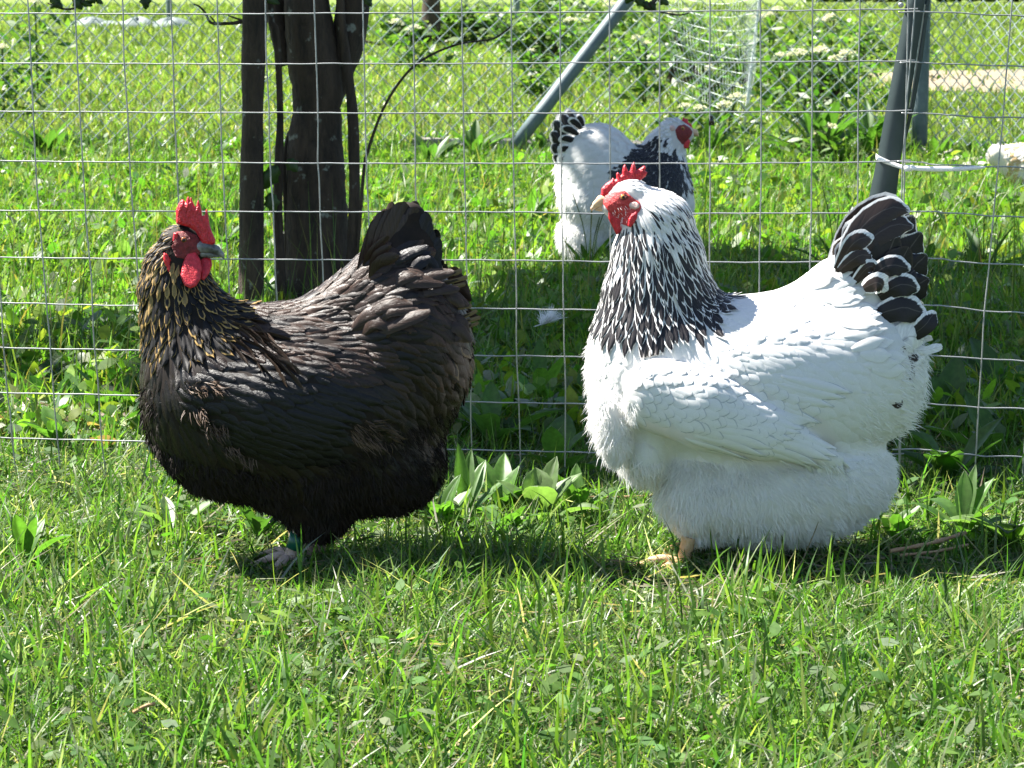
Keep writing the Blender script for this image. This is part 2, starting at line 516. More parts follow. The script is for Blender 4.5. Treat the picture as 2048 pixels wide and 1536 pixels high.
class Shape:
    """Prims: ('e', (x, y, t), (rx, ry, rt), angle_deg, k)  or  ('c', [(x, y, t, r), ...], yscale, k); y is image-down."""
    def __init__(s, prims): s.prims = prims
    def __call__(s, p):
        p = np.asarray(p, np.float32)
        d = None
        for pr in s.prims:
            if pr[0] == 'e':
                x, y, t = pr[1]
                e = ell(p, (x, -y, t), pr[2], math.radians(pr[3])); k = pr[4]
            else:
                e = None
                ch = pr[1]
                for q0, q1 in zip(ch[:-1], ch[1:]):
                    c = cone(p, (q0[0], -q0[1], q0[2]), (q1[0], -q1[1], q1[2]), q0[3], q1[3], pr[2])
                    e = c if e is None else smin(e, c, 6.0)
                k = pr[3]
            d = e if d is None else smin(d, e, k)
        return d
    def grad(s, p, h=1.5):
        p = np.asarray(p, np.float32); d0 = s(p)
        g = np.stack([s(p + np.eye(3, dtype=np.float32)[i] * h) - d0 for i in range(3)], -1)
        return d0, g / np.maximum(np.linalg.norm(g, axis=-1, keepdims=True), 1e-6)

def surface_nets(f, lo, hi, h):
    lo = np.array(lo, float); n = np.ceil((np.array(hi) - lo) / h).astype(int) + 1
    g = [lo[i] + h * np.arange(n[i]) for i in range(3)]
    pts = np.stack(np.meshgrid(*g, indexing='ij'), -1).astype(np.float32)
    v = f(pts)
    c = [m - 1 for m in n]
    acc = np.zeros((*c, 3), np.float32); cnt = np.zeros(c, np.float32)
    sl = lambda o, m: slice(o, o + m)
    for a in range(3):
        b_, c_ = [(1, 2), (0, 2), (0, 1)][a]
        for ob in (0, 1):
            for oc in (0, 1):
                o = [0, 0, 0]; o[b_] = ob; o[c_] = oc
                v0 = v[tuple(sl(o[i], c[i]) for i in range(3))]
                o2 = list(o); o2[a] += 1
                v1 = v[tuple(sl(o2[i], c[i]) for i in range(3))]
                cr = (v0 < 0) != (v1 < 0)
                t = np.where(cr, v0 / np.where(cr, v0 - v1, 1), 0)
                for i in range(3):
                    acc[..., i] += np.where(cr, t if i == a else o[i], 0)
                cnt += cr
    m = cnt > 0
    idx = np.full(c, -1); idx[m] = np.arange(m.sum())
    cell = np.argwhere(m)
    V = lo + h * (cell + acc[m] / cnt[m][:, None])
    Q = []
    for a in range(3):
        b_, c_ = [(1, 2), (2, 0), (0, 1)][a]
        s0 = [slice(None)] * 3; s1 = [slice(None)] * 3
        s0[a] = slice(0, n[a] - 1); s1[a] = slice(1, n[a])
        for i in (b_, c_): s0[i] = s1[i] = slice(1, n[i] - 1)
        v0 = v[tuple(s0)] < 0; v1 = v[tuple(s1)] < 0
        e = np.argwhere(v0 != v1)
        if not len(e): continue
        fl = v1[tuple(e.T)]
        e = e.copy(); e[:, b_] += 1; e[:, c_] += 1
        def ci(db, dc):
            k = e.copy(); k[:, b_] += db; k[:, c_] += dc
            return idx[k[:, 0], k[:, 1], k[:, 2]]
        q = np.stack([ci(-1, -1), ci(0, -1), ci(0, 0), ci(-1, 0)], 1)
        q[fl] = q[fl][:, ::-1]
        Q.append(q)
    return V, np.concatenate(Q)

def poly_sd(poly, p):
    """Signed distance to polygon, positive inside."""
    poly = np.asarray(poly, float); a = poly; b = np.roll(poly, -1, 0)
    best = np.full(p.shape[:-1], 1e9); ins = np.zeros(p.shape[:-1], bool)
    for i in range(len(poly)):
        e = b[i] - a[i]; w = p - a[i]
        t = np.clip((w @ e) / max(e @ e, 1e-9), 0, 1)
        best = np.minimum(best, np.linalg.norm(w - t[..., None] * e, axis=-1))
        c1 = (a[i][1] > p[..., 1]) != (b[i][1] > p[..., 1])
        xx = a[i][0] + (p[..., 1] - a[i][1]) * e[0] / (e[1] if abs(e[1]) > 1e-9 else 1e-9)
        ins ^= c1 & (p[..., 0] < xx)
    return np.where(ins, best, -best)

class Hen:
    def __init__(s, Y, root_px, prims, label, group=None):
        s.Y = Y; s.shape = Shape(prims)
        s.s = float(np.linalg.norm(P(1025, 768, Y) - P(1024, 768, Y)))
        s.base = P(root_px[0], root_px[1], Y); s.base[2] = 0.0
        s.root = empty("hen", s.base, label, "hen", group)
    def W(s, V):
        """pixel-space (x, -y, t) to the hen's local metres."""
        w = P(V[..., 0], -V[..., 1], s.Y); w[..., 1] = w[..., 1] + V[..., 2] * s.s
        return w - s.base
    def add(s, name, V, fs, mat, parent=None, smooth=True, kind=None):
        me = make_mesh(name, s.W(np.asarray(V, float)), fs, smooth)
        o = link(name, me, mat, parent or s.root)
        if kind: o["kind"] = kind
        return o
    def body(s, lo, hi, h, mat, name="body"):
        V, Q = surface_nets(s.shape, (lo[0], -hi[1], lo[2]), (hi[0], -lo[1], hi[2]), h)
        s.bV, s.bQ = V, Q
        s.body_ob = s.add(name, V, [Q], mat)
        return s.body_ob
    def blob(s, name, prims, lo, hi, h, mat, parent=None):
        V, Q = surface_nets(Shape(prims), (lo[0], -hi[1], lo[2]), (hi[0], -lo[1], hi[2]), h)
        return s.add(name, V, [Q], mat, parent)
    def inflate(s, name, poly, T, R, tc, mat, h=1.6, bumpy=0.0, shear=(0, 0), ref=(0, 0), parent=None):
        poly = np.asarray(poly, float)
        lo = poly.min(0) - 5; hi = poly.max(0) + 5
        def f(p):
            p = np.asarray(p, float)
            d = poly_sd(poly, np.stack([p[..., 0], -p[..., 1]], -1))
            x, y = p[..., 0], -p[..., 1]
            ct = tc + shear[0] * (x - ref[0]) + shear[1] * (y - ref[1])
            th = T * np.sqrt(np.clip(1 - (1 - np.clip(d / R, 0, 1)) ** 2, 0, 1))
            if bumpy: th = th * (1 + bumpy * np.sin(x * 0.9 + 2 * np.sin(y * .5)) * np.sin(y * 0.8 + 1.7 * np.sin(x * .37)))
            a = np.abs(p[..., 2] - ct)
            return np.where(d > 0, a - th, np.maximum(-d, 0.01) + 0.4 * a).astype(np.float32)
        t0 = tc - T - 6 - abs(shear[0]) * (hi[0] - lo[0]) - abs(shear[1]) * (hi[1] - lo[1])
        t1 = tc + T + 6 + abs(shear[0]) * (hi[0] - lo[0]) + abs(shear[1]) * (hi[1] - lo[1])
        V, Q = surface_nets(f, (lo[0], -hi[1], t0), (hi[0], -lo[1], t1), h)
        return s.add(name, V, [Q], mat, parent)
    def hit(s, x, y, side=-1, h=0.0):
        """Depth t where the surface is met, coming from the camera side (side=-1) or the far side."""
        x = np.asarray(x, float); y = np.asarray(y, float)
        ts = np.linspace(-320, 320, 161) * (-side)
        ts = ts if True else ts
        p = np.stack(np.broadcast_arrays(x[..., None], -y[..., None], ts), -1)
        d = s.shape(p) - h
        neg = d < 0
        ok = neg.any(-1); i = np.maximum(neg.argmax(-1), 1)
        d1 = np.take_along_axis(d, i[..., None], -1)[..., 0]; d0 = np.take_along_axis(d, i[..., None] - 1, -1)[..., 0]
        u = d0 / np.where(np.abs(d0 - d1) < 1e-6, 1, d0 - d1)
        t = ts[i - 1] + (ts[i] - ts[i - 1]) * np.clip(u, 0, 1)
        return t, ok
    def patch(s, name, poly, side, mat, h=1.5, step=2.2, bumpy=0.6, edge=5.0, parent=None):
        poly = np.asarray(poly, float); lo = poly.min(0) - 1; hi = poly.max(0) + 1
        nx = int((hi[0] - lo[0]) / step) + 2; ny = int((hi[1] - lo[1]) / step) + 2
        X, Y = np.meshgrid(lo[0] + step * np.arange(nx), lo[1] + step * np.arange(ny), indexing='ij')
        d = poly_sd(poly, np.stack([X, Y], -1))
        t, ok = s.hit(X, Y, side)
        ok &= d > -step
        p = np.stack([X, -Y, t], -1)
        _, n = s.shape.grad(p)
        k = np.clip(d / edge, 0, 1); k = k * k * (3 - 2 * k)
        p = p + n * ((h + bumpy * rng.normal(0, 1, X.shape)) * k - 1.5 * (1 - k))[..., None]
        i = np.arange(nx - 1)[:, None] * ny + np.arange(ny - 1)[None]
        q = np.stack([i, i + ny, i + ny + 1, i + 1], -1).reshape(-1, 4)
        okf = ok.ravel(); q = q[okf[q].all(1)]
        use = np.unique(q); re = np.full(nx * ny, -1); re[use] = np.arange(len(use))
        return s.add(name, p.reshape(-1, 3)[use], [re[q]], mat, parent)
    # ---------------- feathers
    def scatter(s, region, n=60000, seed=0):
        """Dart-throw feather roots over the body surface with local spacing."""
        r = np.random.default_rng(seed)
        A = s.bV[s.bQ]
        cr = np.cross(A[:, 2] - A[:, 0], A[:, 3] - A[:, 1]); ar = np.linalg.norm(cr, axis=1)
        k = r.choice(len(ar), n, p=ar / ar.sum())
        u = r.random((n, 2)); q = A[k]
        p = ((q[:, 0] * (1 - u[:, :1]) + q[:, 1] * u[:, :1]) * (1 - u[:, 1:]) + (q[:, 3] * (1 - u[:, :1]) + q[:, 2] * u[:, :1]) * u[:, 1:])
        sp = region(p)
        keep = []; grid = {}
        C = 40.0
        for i in range(n):
            d = sp[i]
            if d <= 0: continue
            c = (int(p[i, 0] // C), int(p[i, 1] // C), int(p[i, 2] // C))
            ok = True
            for a in (-1, 0, 1):
                for b in (-1, 0, 1):
                    for e in (-1, 0, 1):
                        for o in grid.get((c[0] + a, c[1] + b, c[2] + e), ()):
                            w = p[i] - p[o]
                            if w @ w < d * d: ok = False; break
                        if not ok: break
                    if not ok: break
                if not ok: break
            if ok: keep.append(i); grid.setdefault(c, []).append(i)
        return p[keep]
    def flow(s, p, guides):
        g = np.array(guides, float)
        w = 1.0 / (((p[:, None, 0] - g[None, :, 0]) ** 2 + (-p[:, None, 1] - g[None, :, 1]) ** 2) + 400.0) ** 1.5
        d = np.stack([(w * g[:, 2]).sum(1), -(w * g[:, 3]).sum(1), np.zeros(len(p))], 1)
        return d / np.maximum(np.linalg.norm(d, axis=1, keepdims=True), 1e-6)
    def feather_geo(s, p, d, L, Wd, lift0, lift1, curv, R=6, C=5, conform=0.9, jit=0.12, tipc=1.0, seed=1, rough=0.5):
        r = np.random.default_rng(seed); N = len(p)
        d0, n = s.shape.grad(p)
        d = d + r.normal(0, jit, d.shape)
        d = d - n * (d * n).sum(1, keepdims=True); d /= np.maximum(np.linalg.norm(d, axis=1, keepdims=True), 1e-6)
        sd = np.cross(n, d)
        v = np.linspace(0, 1, R); u = np.linspace(-1, 1, C)
        prof = np.interp(v, [0, .15, .45, .72, .9, 1], [.35, .7, .98, 1.0, .72, .10 + 0.25 * tipc])
        UU = np.broadcast_to(u[None, None], (N, R, C)); VV = np.broadcast_to(v[None, :, None], (N, R, C))
        tipv = VV - 0.10 * (UU ** 2) * (VV > .6) * VV
        q = p[:, None, None] + d[:, None, None] * (L[:, None, None] * tipv)[..., None] + sd[:, None, None] * (Wd[:, None, None] * .5 * prof[None, :, None] * UU)[..., None]
        lf = lift0 + lift1[:, None, None] * VV ** 1.3 - curv * Wd[:, None, None] * UU ** 2 * .22
        lf = lf + r.normal(0, 1, (N, 1, 1)) * rough
        q = q.reshape(-1, 3)
        for _ in range(2):
            dd, g = s.shape.grad(q)
            q = q + g * ((lf.reshape(-1) - dd) * conform)[:, None]
        return q.reshape(N, R * C, 3), UU.reshape(N, -1), VV.reshape(N, -1)
    def feather_obj(s, name, q, U, V_, cc, lc, mat, R=6, C=5, parent=None, kind=None, split=0):
        N = len(q)
        rnd = np.random.default_rng(3).random(N)
        i = np.arange(R - 1)[:, None] * C + np.arange(C - 1)[None]
        f = np.stack([i, i + 1, i + C + 1, i + C], -1).reshape(-1, 4)
        def build(nm, sel, kd):
            n = len(sel)
            F_ = (np.arange(n)[:, None, None] * (R * C) + f[None]).reshape(-1, 4)
            me = make_mesh(nm, s.W(q[sel].reshape(-1, 3)), [F_])
            attr(me, "fuv", np.stack([U[sel], V_[sel], np.broadcast_to(rnd[sel][:, None], U[sel].shape)], -1).reshape(-1, 3), 'FLOAT_VECTOR')
            attr(me, "cc", np.repeat(cc[sel], R * C, 0), 'FLOAT_COLOR')
            attr(me, "lc", np.repeat(lc[sel], R * C, 0), 'FLOAT_COLOR')
            o = link(nm, me, mat, parent or s.root)
            if kd: o["kind"] = kd
            return o
        if split:
            order = np.argsort(q[:, :, 2].mean(1))      # nearest the camera first
            for k in order[:split]: build(name, np.array([k]), None)
            rest = order[split:]
            if len(rest): build("neck_plumage", rest, "stuff")
        else:
            build(name, np.arange(N), kind)
    def flights(s, wing, rows, sd, L, Wd, mat, cc, lc, dirv):
        """Long flight feathers lying on the wing, each its own object."""
        xy = np.array(rows, float)
        t, ok = s.hit(xy[:, 0], xy[:, 1], sd)
        ok &= np.abs(t) > 90
        xy, t = xy[ok], t[ok]
        p = np.stack([xy[:, 0], -xy[:, 1], t], 1); n = len(p)
        q, U, V_ = s.feather_geo(p, np.tile(dirv, (n, 1)), np.full(n, L) * rng.uniform(.92, 1.05, n), np.full(n, Wd), 1.8, np.full(n, 2.6), .55, R=8, C=5, seed=61, jit=.03, tipc=.9, rough=1.0, conform=.95)
        s.feather_obj("flight_feather", q, U, V_, const(n, cc), const(n, lc, .1), mat, R=8, C=5, parent=wing, split=n)
    def plume(s, name, pts, width, roll, mat, cc, lc, lw, tipw=0.55, arch=0.2, R=9, C=7, parent=None, asym=None):
        """A single large feather along pts [(x, y, t)...]; roll turns its face about its own shaft (0 = flat towards the camera)."""
        c = spline(np.array([(a, -b, t) for a, b, t in pts], float), R)
        T = np.gradient(c, axis=0); T /= np.linalg.norm(T, axis=1)[:, None]
        nrm = np.array([0, math.sin(roll), -math.cos(roll)]) if abs(T[:, 1]).mean() < .7 else np.array([math.sin(roll), 0, -math.cos(roll)])
        sd = np.cross(T, nrm); sd /= np.linalg.norm(sd, axis=1)[:, None]
        nn = np.cross(sd, T)
        v = np.linspace(0, 1, R); u = np.linspace(-1, 1, C)
        prof = np.interp(v, [0, .15, .5, .75, .9, 1], [.45, .75, 1, .97, .8, tipw])
        UU, VV = np.meshgrid(u, v); 
        tv = c[:, None] + sd[:, None] * (width * .5 * prof[:, None] * UU)[..., None] - nn[:, None] * (arch * width * UU ** 2)[..., None] \
             - T[:, None] * (np.where(VV > .7, (VV - .7) / .3, 0) * UU ** 2 * width * .22)[..., None]
        tv = tv + rng.normal(0, .5, tv.shape)
        i = np.arange(R - 1)[:, None] * C + np.arange(C - 1)[None]
        f = np.stack([i, i + 1, i + C + 1, i + C], -1).reshape(-1, 4)
        me = make_mesh(name, s.W(tv.reshape(-1, 3)), [f])
        n = R * C
        attr(me, "fuv", np.stack([UU.ravel(), VV.ravel(), np.full(n, rng.random() if asym is None else asym)], -1), 'FLOAT_VECTOR')
        attr(me, "cc", np.tile([*cc, 1.0], (n, 1)), 'FLOAT_COLOR')
        attr(me, "lc", np.tile([*lc, lw], (n, 1)), 'FLOAT_COLOR')
        return link(name, me, mat, parent or s.root)
    def fluff(s, name, region, n, L, mat, guides, out_k=0.6, wpx=1.3, seed=5, gravity=0.2, parent=None, bend=0.5):
        """Soft down: many fine tapered strands leaving the surface."""
        r = np.random.default_rng(seed)
        A = s.bV[s.bQ]
        ar = np.linalg.norm(np.cross(A[:, 2] - A[:, 0], A[:, 3] - A[:, 1]), axis=1)
        got = []; have = 0
        for _ in range(30):
            m = max(n * 4, 20000)
            k = r.choice(len(ar), m, p=ar / ar.sum()); u = r.random((m, 2)); q = A[k]
            p = ((q[:, 0] * (1 - u[:, :1]) + q[:, 1] * u[:, :1]) * (1 - u[:, 1:]) + (q[:, 3] * (1 - u[:, :1]) + q[:, 2] * u[:, :1]) * u[:, 1:])
            p = p[r.random(m) < region(p)]
            got.append(p); have += len(p)
            if have >= n: break
        p = np.concatenate(got)[:n]; n = len(p)
        # tufts: strands share a direction with their neighbours
        cell = np.floor(p / 22).astype(int); key = (cell[:, 0] * 73856093 ^ cell[:, 1] * 19349663 ^ cell[:, 2] * 83492791) % 4096
        tj = np.random.default_rng(seed + 1).normal(0, .26, (4096, 3))[key]
        _, nn = s.shape.grad(p)
        d = s.flow(p, guides); d = d - nn * (d * nn).sum(1, keepdims=True)
        d /= np.maximum(np.linalg.norm(d, axis=1, keepdims=True), 1e-6)
        d = d + tj + r.normal(0, .22, d.shape)
        d1 = d + nn * out_k; d1 /= np.linalg.norm(d1, axis=1, keepdims=True)
        d2 = d + nn * out_k * (1 - bend) + np.array([0, -gravity, 0]) + r.normal(0, .15, d.shape); d2 /= np.linalg.norm(d2, axis=1, keepdims=True)
        l = (L * r.uniform(.5, 1.15, n))[:, None]
        a = p - nn * 2.0; b = a + d1 * l * .55; c = b + d2 * l * .45
        vw = np.array([0, 0, 1.0]) + r.normal(0, .5, (n, 3)); sd = np.cross(d1, vw); sd /= np.maximum(np.linalg.norm(sd, axis=1, keepdims=True), 1e-6)
        w = wpx * r.uniform(.6, 1.2, (n, 1))
        V = np.stack([a - sd * w, a + sd * w, b - sd * w * .7, b + sd * w * .7, c], 1).reshape(-1, 3)
        i = np.arange(n)[:, None] * 5
        o = s.add(name, V, [i + np.array([[0, 1, 3, 2]]), i + np.array([[2, 3, 4]])], mat, parent, True, "stuff")
        return o
    def tubes(s, name, chains, mat, n=8, parent=None):
        parts = []
        for pts, rad in chains:
            m = max(6, len(pts) * 4)
            c = spline(np.array([(a, -b, t) for a, b, t in pts], float), m)
            r = np.interp(np.linspace(0, 1, m), np.linspace(0, 1, len(rad)), rad)
            r = r * (1 + 0.06 * np.sin(np.arange(m) * 2.1))
            parts.append(tube(c, r, n))
        V, fs = merge(parts)
        return s.add(name, V, fs, mat, parent)
    def eye(s, x, y, r, side, iris, proud=1.5):
        t, ok = s.hit(np.array([x]), np.array([y]), side)
        t = float(t[0])
        e = s.blob("eye", [('e', (x, y, t + side * proud * .2), (r, r, r * .7), 0, 2)], (x - r - 4, y - r - 4, t - r - 6), (x + r + 4, y + r + 4, t + r + 6), max(r / 5, .6), iris)
        tp = t + side * (r * .55)
        s.blob("pupil", [('e', (x, y, tp), (r * .55, r * .55, r * .32), 0, 2)], (x - r, y - r, tp - r), (x + r, y + r, tp + r), max(r / 8, .4), M['pupil'], e)

def const(n, c, a=1.0): return np.tile([*c, a], (n, 1))

# ------------------------------------------------------------------ white hen with black-laced neck, in front of the fence on the right
def white_hen():
    prims = [
        ('c', [(1262, 402, 0, 45), (1312, 452, 0, 74), (1316, 520, 0, 92), (1318, 600, 0, 112), (1322, 670, 0, 130)], 0.78, 30),
        ('e', (1234, 409, 0), (32, 27, 26), 20, 14),
        ('e', (1318, 745, 0), (146, 160, 130), 0, 40),
        ('e', (1520, 770, 0), (270, 180, 170), 0, 50),
        ('e', (1695, 742, 0), (150, 160, 128), 0, 26),
        ('c', [(1590, 665, 0, 80), (1690, 600, 0, 88), (1752, 560, 0, 82), (1782, 480, 0, 50)], 0.62, 40),
        ('e', (1552, 964, 0), (236, 126, 148), 5, 26),
        ('e', (1290, 896, 0), (58, 70, 104), 0, 22),
        ('e', (1398, 972, -30), (74, 105, 80), 0, 24),
        ('e', (1380, 978, 60), (60, 90, 50), 0, 24),
        ('e', (1222, 838, -92), (36, 72, 36), 8, 14),
        ('e', (1222, 838, 92), (36, 72, 36), 8, 14),
        ('c', [(1312, 768, -138, 72), (1400, 795, -158, 76), (1510, 835, -162, 56), (1652, 893, -138, 16)], .6, 3),
        ('c', [(1312, 768, 138, 72), (1400, 795, 158, 76), (1510, 835, 162, 56), (1652, 893, 138, 16)], .6, 3),
    ]
    h = Hen(2.62, (1470, 1130), prims, "white hen with black-laced neck feathers and black tail standing in front of the wire mesh", "large hens in front of the fence")
    h.body((1120, 330, -220), (1880, 1130, 220), 5.0, M['down_white'])
    guides = [(1262, 365, .8, .1), (1225, 400, .8, .3), (1330, 400, .7, .75), (1390, 470, .45, .9), (1300, 470, .15, 1), (1240, 470, -.1, 1),
              (1300, 560, .05, 1), (1215, 560, -.25, 1), (1400, 560, .3, .95), (1310, 640, .08, 1), (1420, 610, .55, .85), (1210, 640, -.1, 1),
              (1190, 740, .15, 1), (1260, 760, .5, .8), (1480, 640, 1, .12), (1600, 600, .95, -.15), (1680, 560, .8, -.45), (1560, 680, 1, .2),
              (1700, 660, .95, .25), (1790, 640, .9, .1), (1700, 780, .85, .55), (1800, 780, .9, .4), (1650, 860, .75, .55),
              (1400, 780, .95, .28), (1560, 850, .95, .3), (1500, 720, .95, .3), (1220, 850, -.1, 1), (1400, 950, .25, 1), (1340, 1000, 0, 1),
              (1500, 1000, .35, 1), (1650, 1000, .6, .8), (1770, 930, .85, .55), (1540, 1080, .4, .9), (1700, 1060, .6, .6)]
    hem = lambda x: np.interp(x, [1180, 1215, 1270, 1330, 1400, 1450], [600, 640, 668, 655, 645, 615])   # root line of lowest neck feathers is ~35 px above
    def is_neck(p):
        x, y = p[:, 0], -p[:, 1]
        return (y < hem(x) - 38) & (x < 1455) & (y > 392 + np.clip(1300 - x, 0, 60) * .6) & (x < 1300 + (y - 330) * 0.9)
    def is_face(p):
        x, y = p[:, 0], -p[:, 1]
        return (x < 1284) & (y > 378) & (y < 452) & (x < 1262 + (y < 420) * 18)
    def is_wing(p):
        x, y = p[:, 0], -p[:, 1]
        ca, sa = math.cos(math.radians(15)), math.sin(math.radians(15))
        a, b = (x - 1440) * ca + (y - 805) * sa, -(x - 1440) * sa + (y - 805) * ca
        return ((a / 222) ** 2 + (b / 86) ** 2 < 1) & (np.abs(p[:, 2]) > 110)
    def is_fluff(p):
        x, y = p[:, 0], -p[:, 1]
        return ((y > 900) | ((x < 1262) & (y > 770) & (np.abs(p[:, 2]) > 40)))
    # neck hackles: black centres with white lacing
    def reg_neck(p):
        y = -p[:, 1]
        return np.where(is_neck(p) & ~is_face(p), np.interp(y, [390, 480, 640], [6.0, 9, 12]), 0)
    p = h.scatter(reg_neck, 50000, 1)
    y = -p[:, 1]; x = p[:, 0]
    L = np.interp(y, [390, 450, 520, 640], [30, 54, 82, 92]) * rng.uniform(.85, 1.15, len(p))
    Wd = np.interp(y, [390, 450, 520, 640], [6.5, 9.5, 14, 24]) * rng.uniform(.85, 1.15, len(p))
    d = h.flow(p, guides)
    q, U, V_ = h.feather_geo(p, d, L, Wd, 1.0, np.interp(y, [390, 640], [3, 6.5]), 0.5, tipc=-.3, seed=11, jit=.06)
    dark = np.interp(y, [390, 450, 510], [0, .7, 1]) * np.interp(x - (1212 + (y - 470) * -.35), [-20, 25, 50], [.25, .8, 1])
    black = rng.random(len(p)) < dark
    cc = np.where(black[:, None], const(len(p), (0.012, 0.010, 0.012)), const(len(p), (0.74, 0.73, 0.72)))
    lw = np.interp(y, [400, 520, 640], [.36, .24, .13])
    lc = const(len(p), (0.76, 0.75, 0.74)); lc[:, 3] = lw * rng.uniform(.8, 1.2, len(p))
    h.feather_obj("neck_feather", q, U, V_, cc, lc, M['f_laced'], split=260)
    # head and nape: tiny white feathers
    def reg_head(p):
        x, yy = p[:, 0], -p[:, 1]
        return np.where((yy < 640) & ~is_neck(p) & ~is_face(p) & (x < 1440) & (x > 1212), np.interp(yy, [340, 420, 640], [6.5, 8, 14]), 0)
    p = h.scatter(reg_head, 26000, 2)
    yy = -p[:, 1]
    q, U, V_ = h.feather_geo(p, h.flow(p, guides), np.interp(yy, [350, 480, 640], [15, 24, 34]), np.interp(yy, [350, 480, 640], [7, 10, 17]), 0.3, np.full(len(p), 2.0), .9, R=5, C=3, seed=12)
    h.feather_obj("head_plumage", q, U, V_, const(len(p), (0.78, 0.77, 0.75)), const(len(p), (0.78, 0.77, 0.75), 0), M['f_white'], 5, 3, kind="stuff")
    # body contour feathers
    def reg_body(p):
        x, yy = p[:, 0], -p[:, 1]
        sp = np.where(x > 1640, 19, 15.0)
        sp = np.where((yy < hem(x) - 28) & (x < 1455), 0, sp)
        sp = np.where(is_wing(p) | is_fluff(p) | (yy < 520), 0, sp)
        return sp
    p = h.scatter(reg_body, 50000, 3)
    x, yy = p[:, 0], -p[:, 1]
    rump = (x > 1600) & (yy < 700)
    L = np.where(rump, 54, 46) * rng.uniform(.85, 1.2, len(p)); Wd = np.where(rump, 44, 38) * rng.uniform(.85, 1.15, len(p))
    rag = np.clip((x - 1720) / 100, 0, 1)
    lift = 1.0 + 10 * rag * rng.random(len(p))
    q, U, V_ = h.feather_geo(p, h.flow(p, guides), L, Wd, 0.8, lift, .25, rough=.35, seed=13, jit=.12, tipc=1.0, conform=.85)
    w = const(len(p), (0.78, 0.775, 0.76)); lc = const(len(p), (0.80, 0.79, 0.78), 0.1)
    bk = (x > 1735) & (yy > 600) & (yy < 790) & (rng.random(len(p)) < .2)
    w[bk] = [.05, .035, .03, 1]; lc[bk] = [.78, .77, .76, .5]
    h.feather_obj("plumage", q, U, V_, w, lc, M['f_white'], kind="stuff")
    # folded wing: small coverts in rows, long flight feathers to the tip
    wing = {}
    for sd in (-1, 1):
        e = bpy.data.objects.new("wing", None); COL.objects.link(e); e.parent = h.root; e.empty_display_size = .02; wing[sd] = e
    def reg_wing(p):
        return np.where(is_wing(p), 15.0, 0)
    p = h.scatter(reg_wing, 24000, 4)
    for sd in (-1, 1):
        ps = p[np.sign(p[:, 2]) == sd]
        a = (ps[:, 0] - 1440) * .966 + (-ps[:, 1] - 805) * .259; b = -(ps[:, 0] - 1440) * .259 + (-ps[:, 1] - 805) * .966
        keep = (b < 48) & (a < 150); ps, a, b = ps[keep], a[keep], b[keep]
        L = np.interp(b, [-80, 0, 50], [30, 36, 50]) * rng.uniform(.9, 1.1, len(ps)); Wd = np.interp(b, [-80, 0, 50], [27, 29, 30])
        dd = np.tile([.93, -.36, 0], (len(ps), 1))
        q, U, V_ = h.feather_geo(ps, dd, L, Wd, .8, np.full(len(ps), 2.2), .35, rough=.3, seed=14 + sd, jit=.05, tipc=1.4)
        h.feather_obj("wing_coverts", q, U, V_, const(len(ps), (.78, .775, .765)), const(len(ps), (.50, .51, .53), .09), M['f_white'], parent=wing[sd], kind="stuff")
        h.flights(wing[sd], [(1340 + 17 * k, 850 - 9.5 * k + 10 * math.sin(k * .35)) for k in range(13)], sd, 150, 26, M['f_white'], (.78, .775, .765), (.46, .47, .49), (.955, -.23, 0))
        h.flights(wing[sd], [(1500 + 12 * k, 868 - 12 * k) for k in range(6)], sd, 135, 22, M['f_white'], (.78, .775, .765), (.46, .47, .49), (.93, -.36, 0))
    # down on belly, thighs and the breast tuft beside the wing
    def reg_fl(p):
        x, yy = p[:, 0], -p[:, 1]
        return np.where(is_fluff(p), 1.0, np.where((x > 1700) & (yy > 760), .22, np.where((yy > 690) & (x < 1240), .15, 0)))
    h.fluff("down", reg_fl, 46000, 24, M['down_white'], guides, .5, .85, 6)
    # longer wisps: thigh front, breast tuft, ragged rump edge
    def reg_wisp(p):
        x, yy = p[:, 0], -p[:, 1]
        return np.where((x > 1270) & (x < 1420) & (yy > 905) & (yy < 1010), .7, np.where((x < 1225) & (yy > 800) & (yy < 900), .5, np.where((x > 1780) & (yy > 610) & (yy < 880), 1.0, np.where((yy > 880) & (yy < 1000) & (rng.random(len(p)) < .3), .4, 0))))
    h.fluff("wisps", reg_wisp, 3600, 42, M['down_white'], guides, .45, 1.1, 7, .25)
    # tail: black fans with white lacing, mirrored on the far side
    BK, WH = (0.012, 0.009, 0.010), (0.76, 0.75, 0.74)
    BR = (0.035, 0.022, 0.018)
    main = [(1712, 600, 1694, 470, 56, .10), (1718, 590, 1722, 430, 60, .10), (1726, 585, 1760, 408, 66, .12), (1735, 580, 1796, 408, 66, .12), (1745, 585, 1822, 428, 66, .08),
            (1752, 590, 1838, 462, 64, .06), (1758, 600, 1848, 505, 62, .06), (1762, 612, 1852, 552, 60, .06)]
    for sd in (-1, 1):
        for k, (x0, y0, x1, y1, w, lw) in enumerate(main):
            t0, t1 = sd * (30 - k), sd * (14 + 3 * k)
            mx, my = (x0 + x1) / 2 - 10 + k * 3, (y0 + y1) / 2 - 10
            h.plume("tail_feather", [(x0, y0, t0), (mx, my, (t0 + t1) * .5 + sd * 6), (x1, y1, t1)], w, sd * (-.35 + .05 * k), M['f_laced'], BK if k > 2 else BR, WH, lw * .55, .5, .05, asym=.62)
        for k, (x0, y0, x1, y1) in enumerate([(1722, 590, 1752, 470), (1735, 585, 1786, 462), (1742, 592, 1812, 490), (1750, 600, 1822, 535), (1752, 606, 1826, 585), (1745, 600, 1770, 520)]):
            h.plume("tail_feather", [(x0, y0, sd * 40), ((x0 + x1) / 2, (y0 + y1) / 2, sd * 50), (x1, y1, sd * (40 + k))], 70, sd * (-.3), M['f_laced'], BK, (.03, .02, .02), .08, .6, .04)
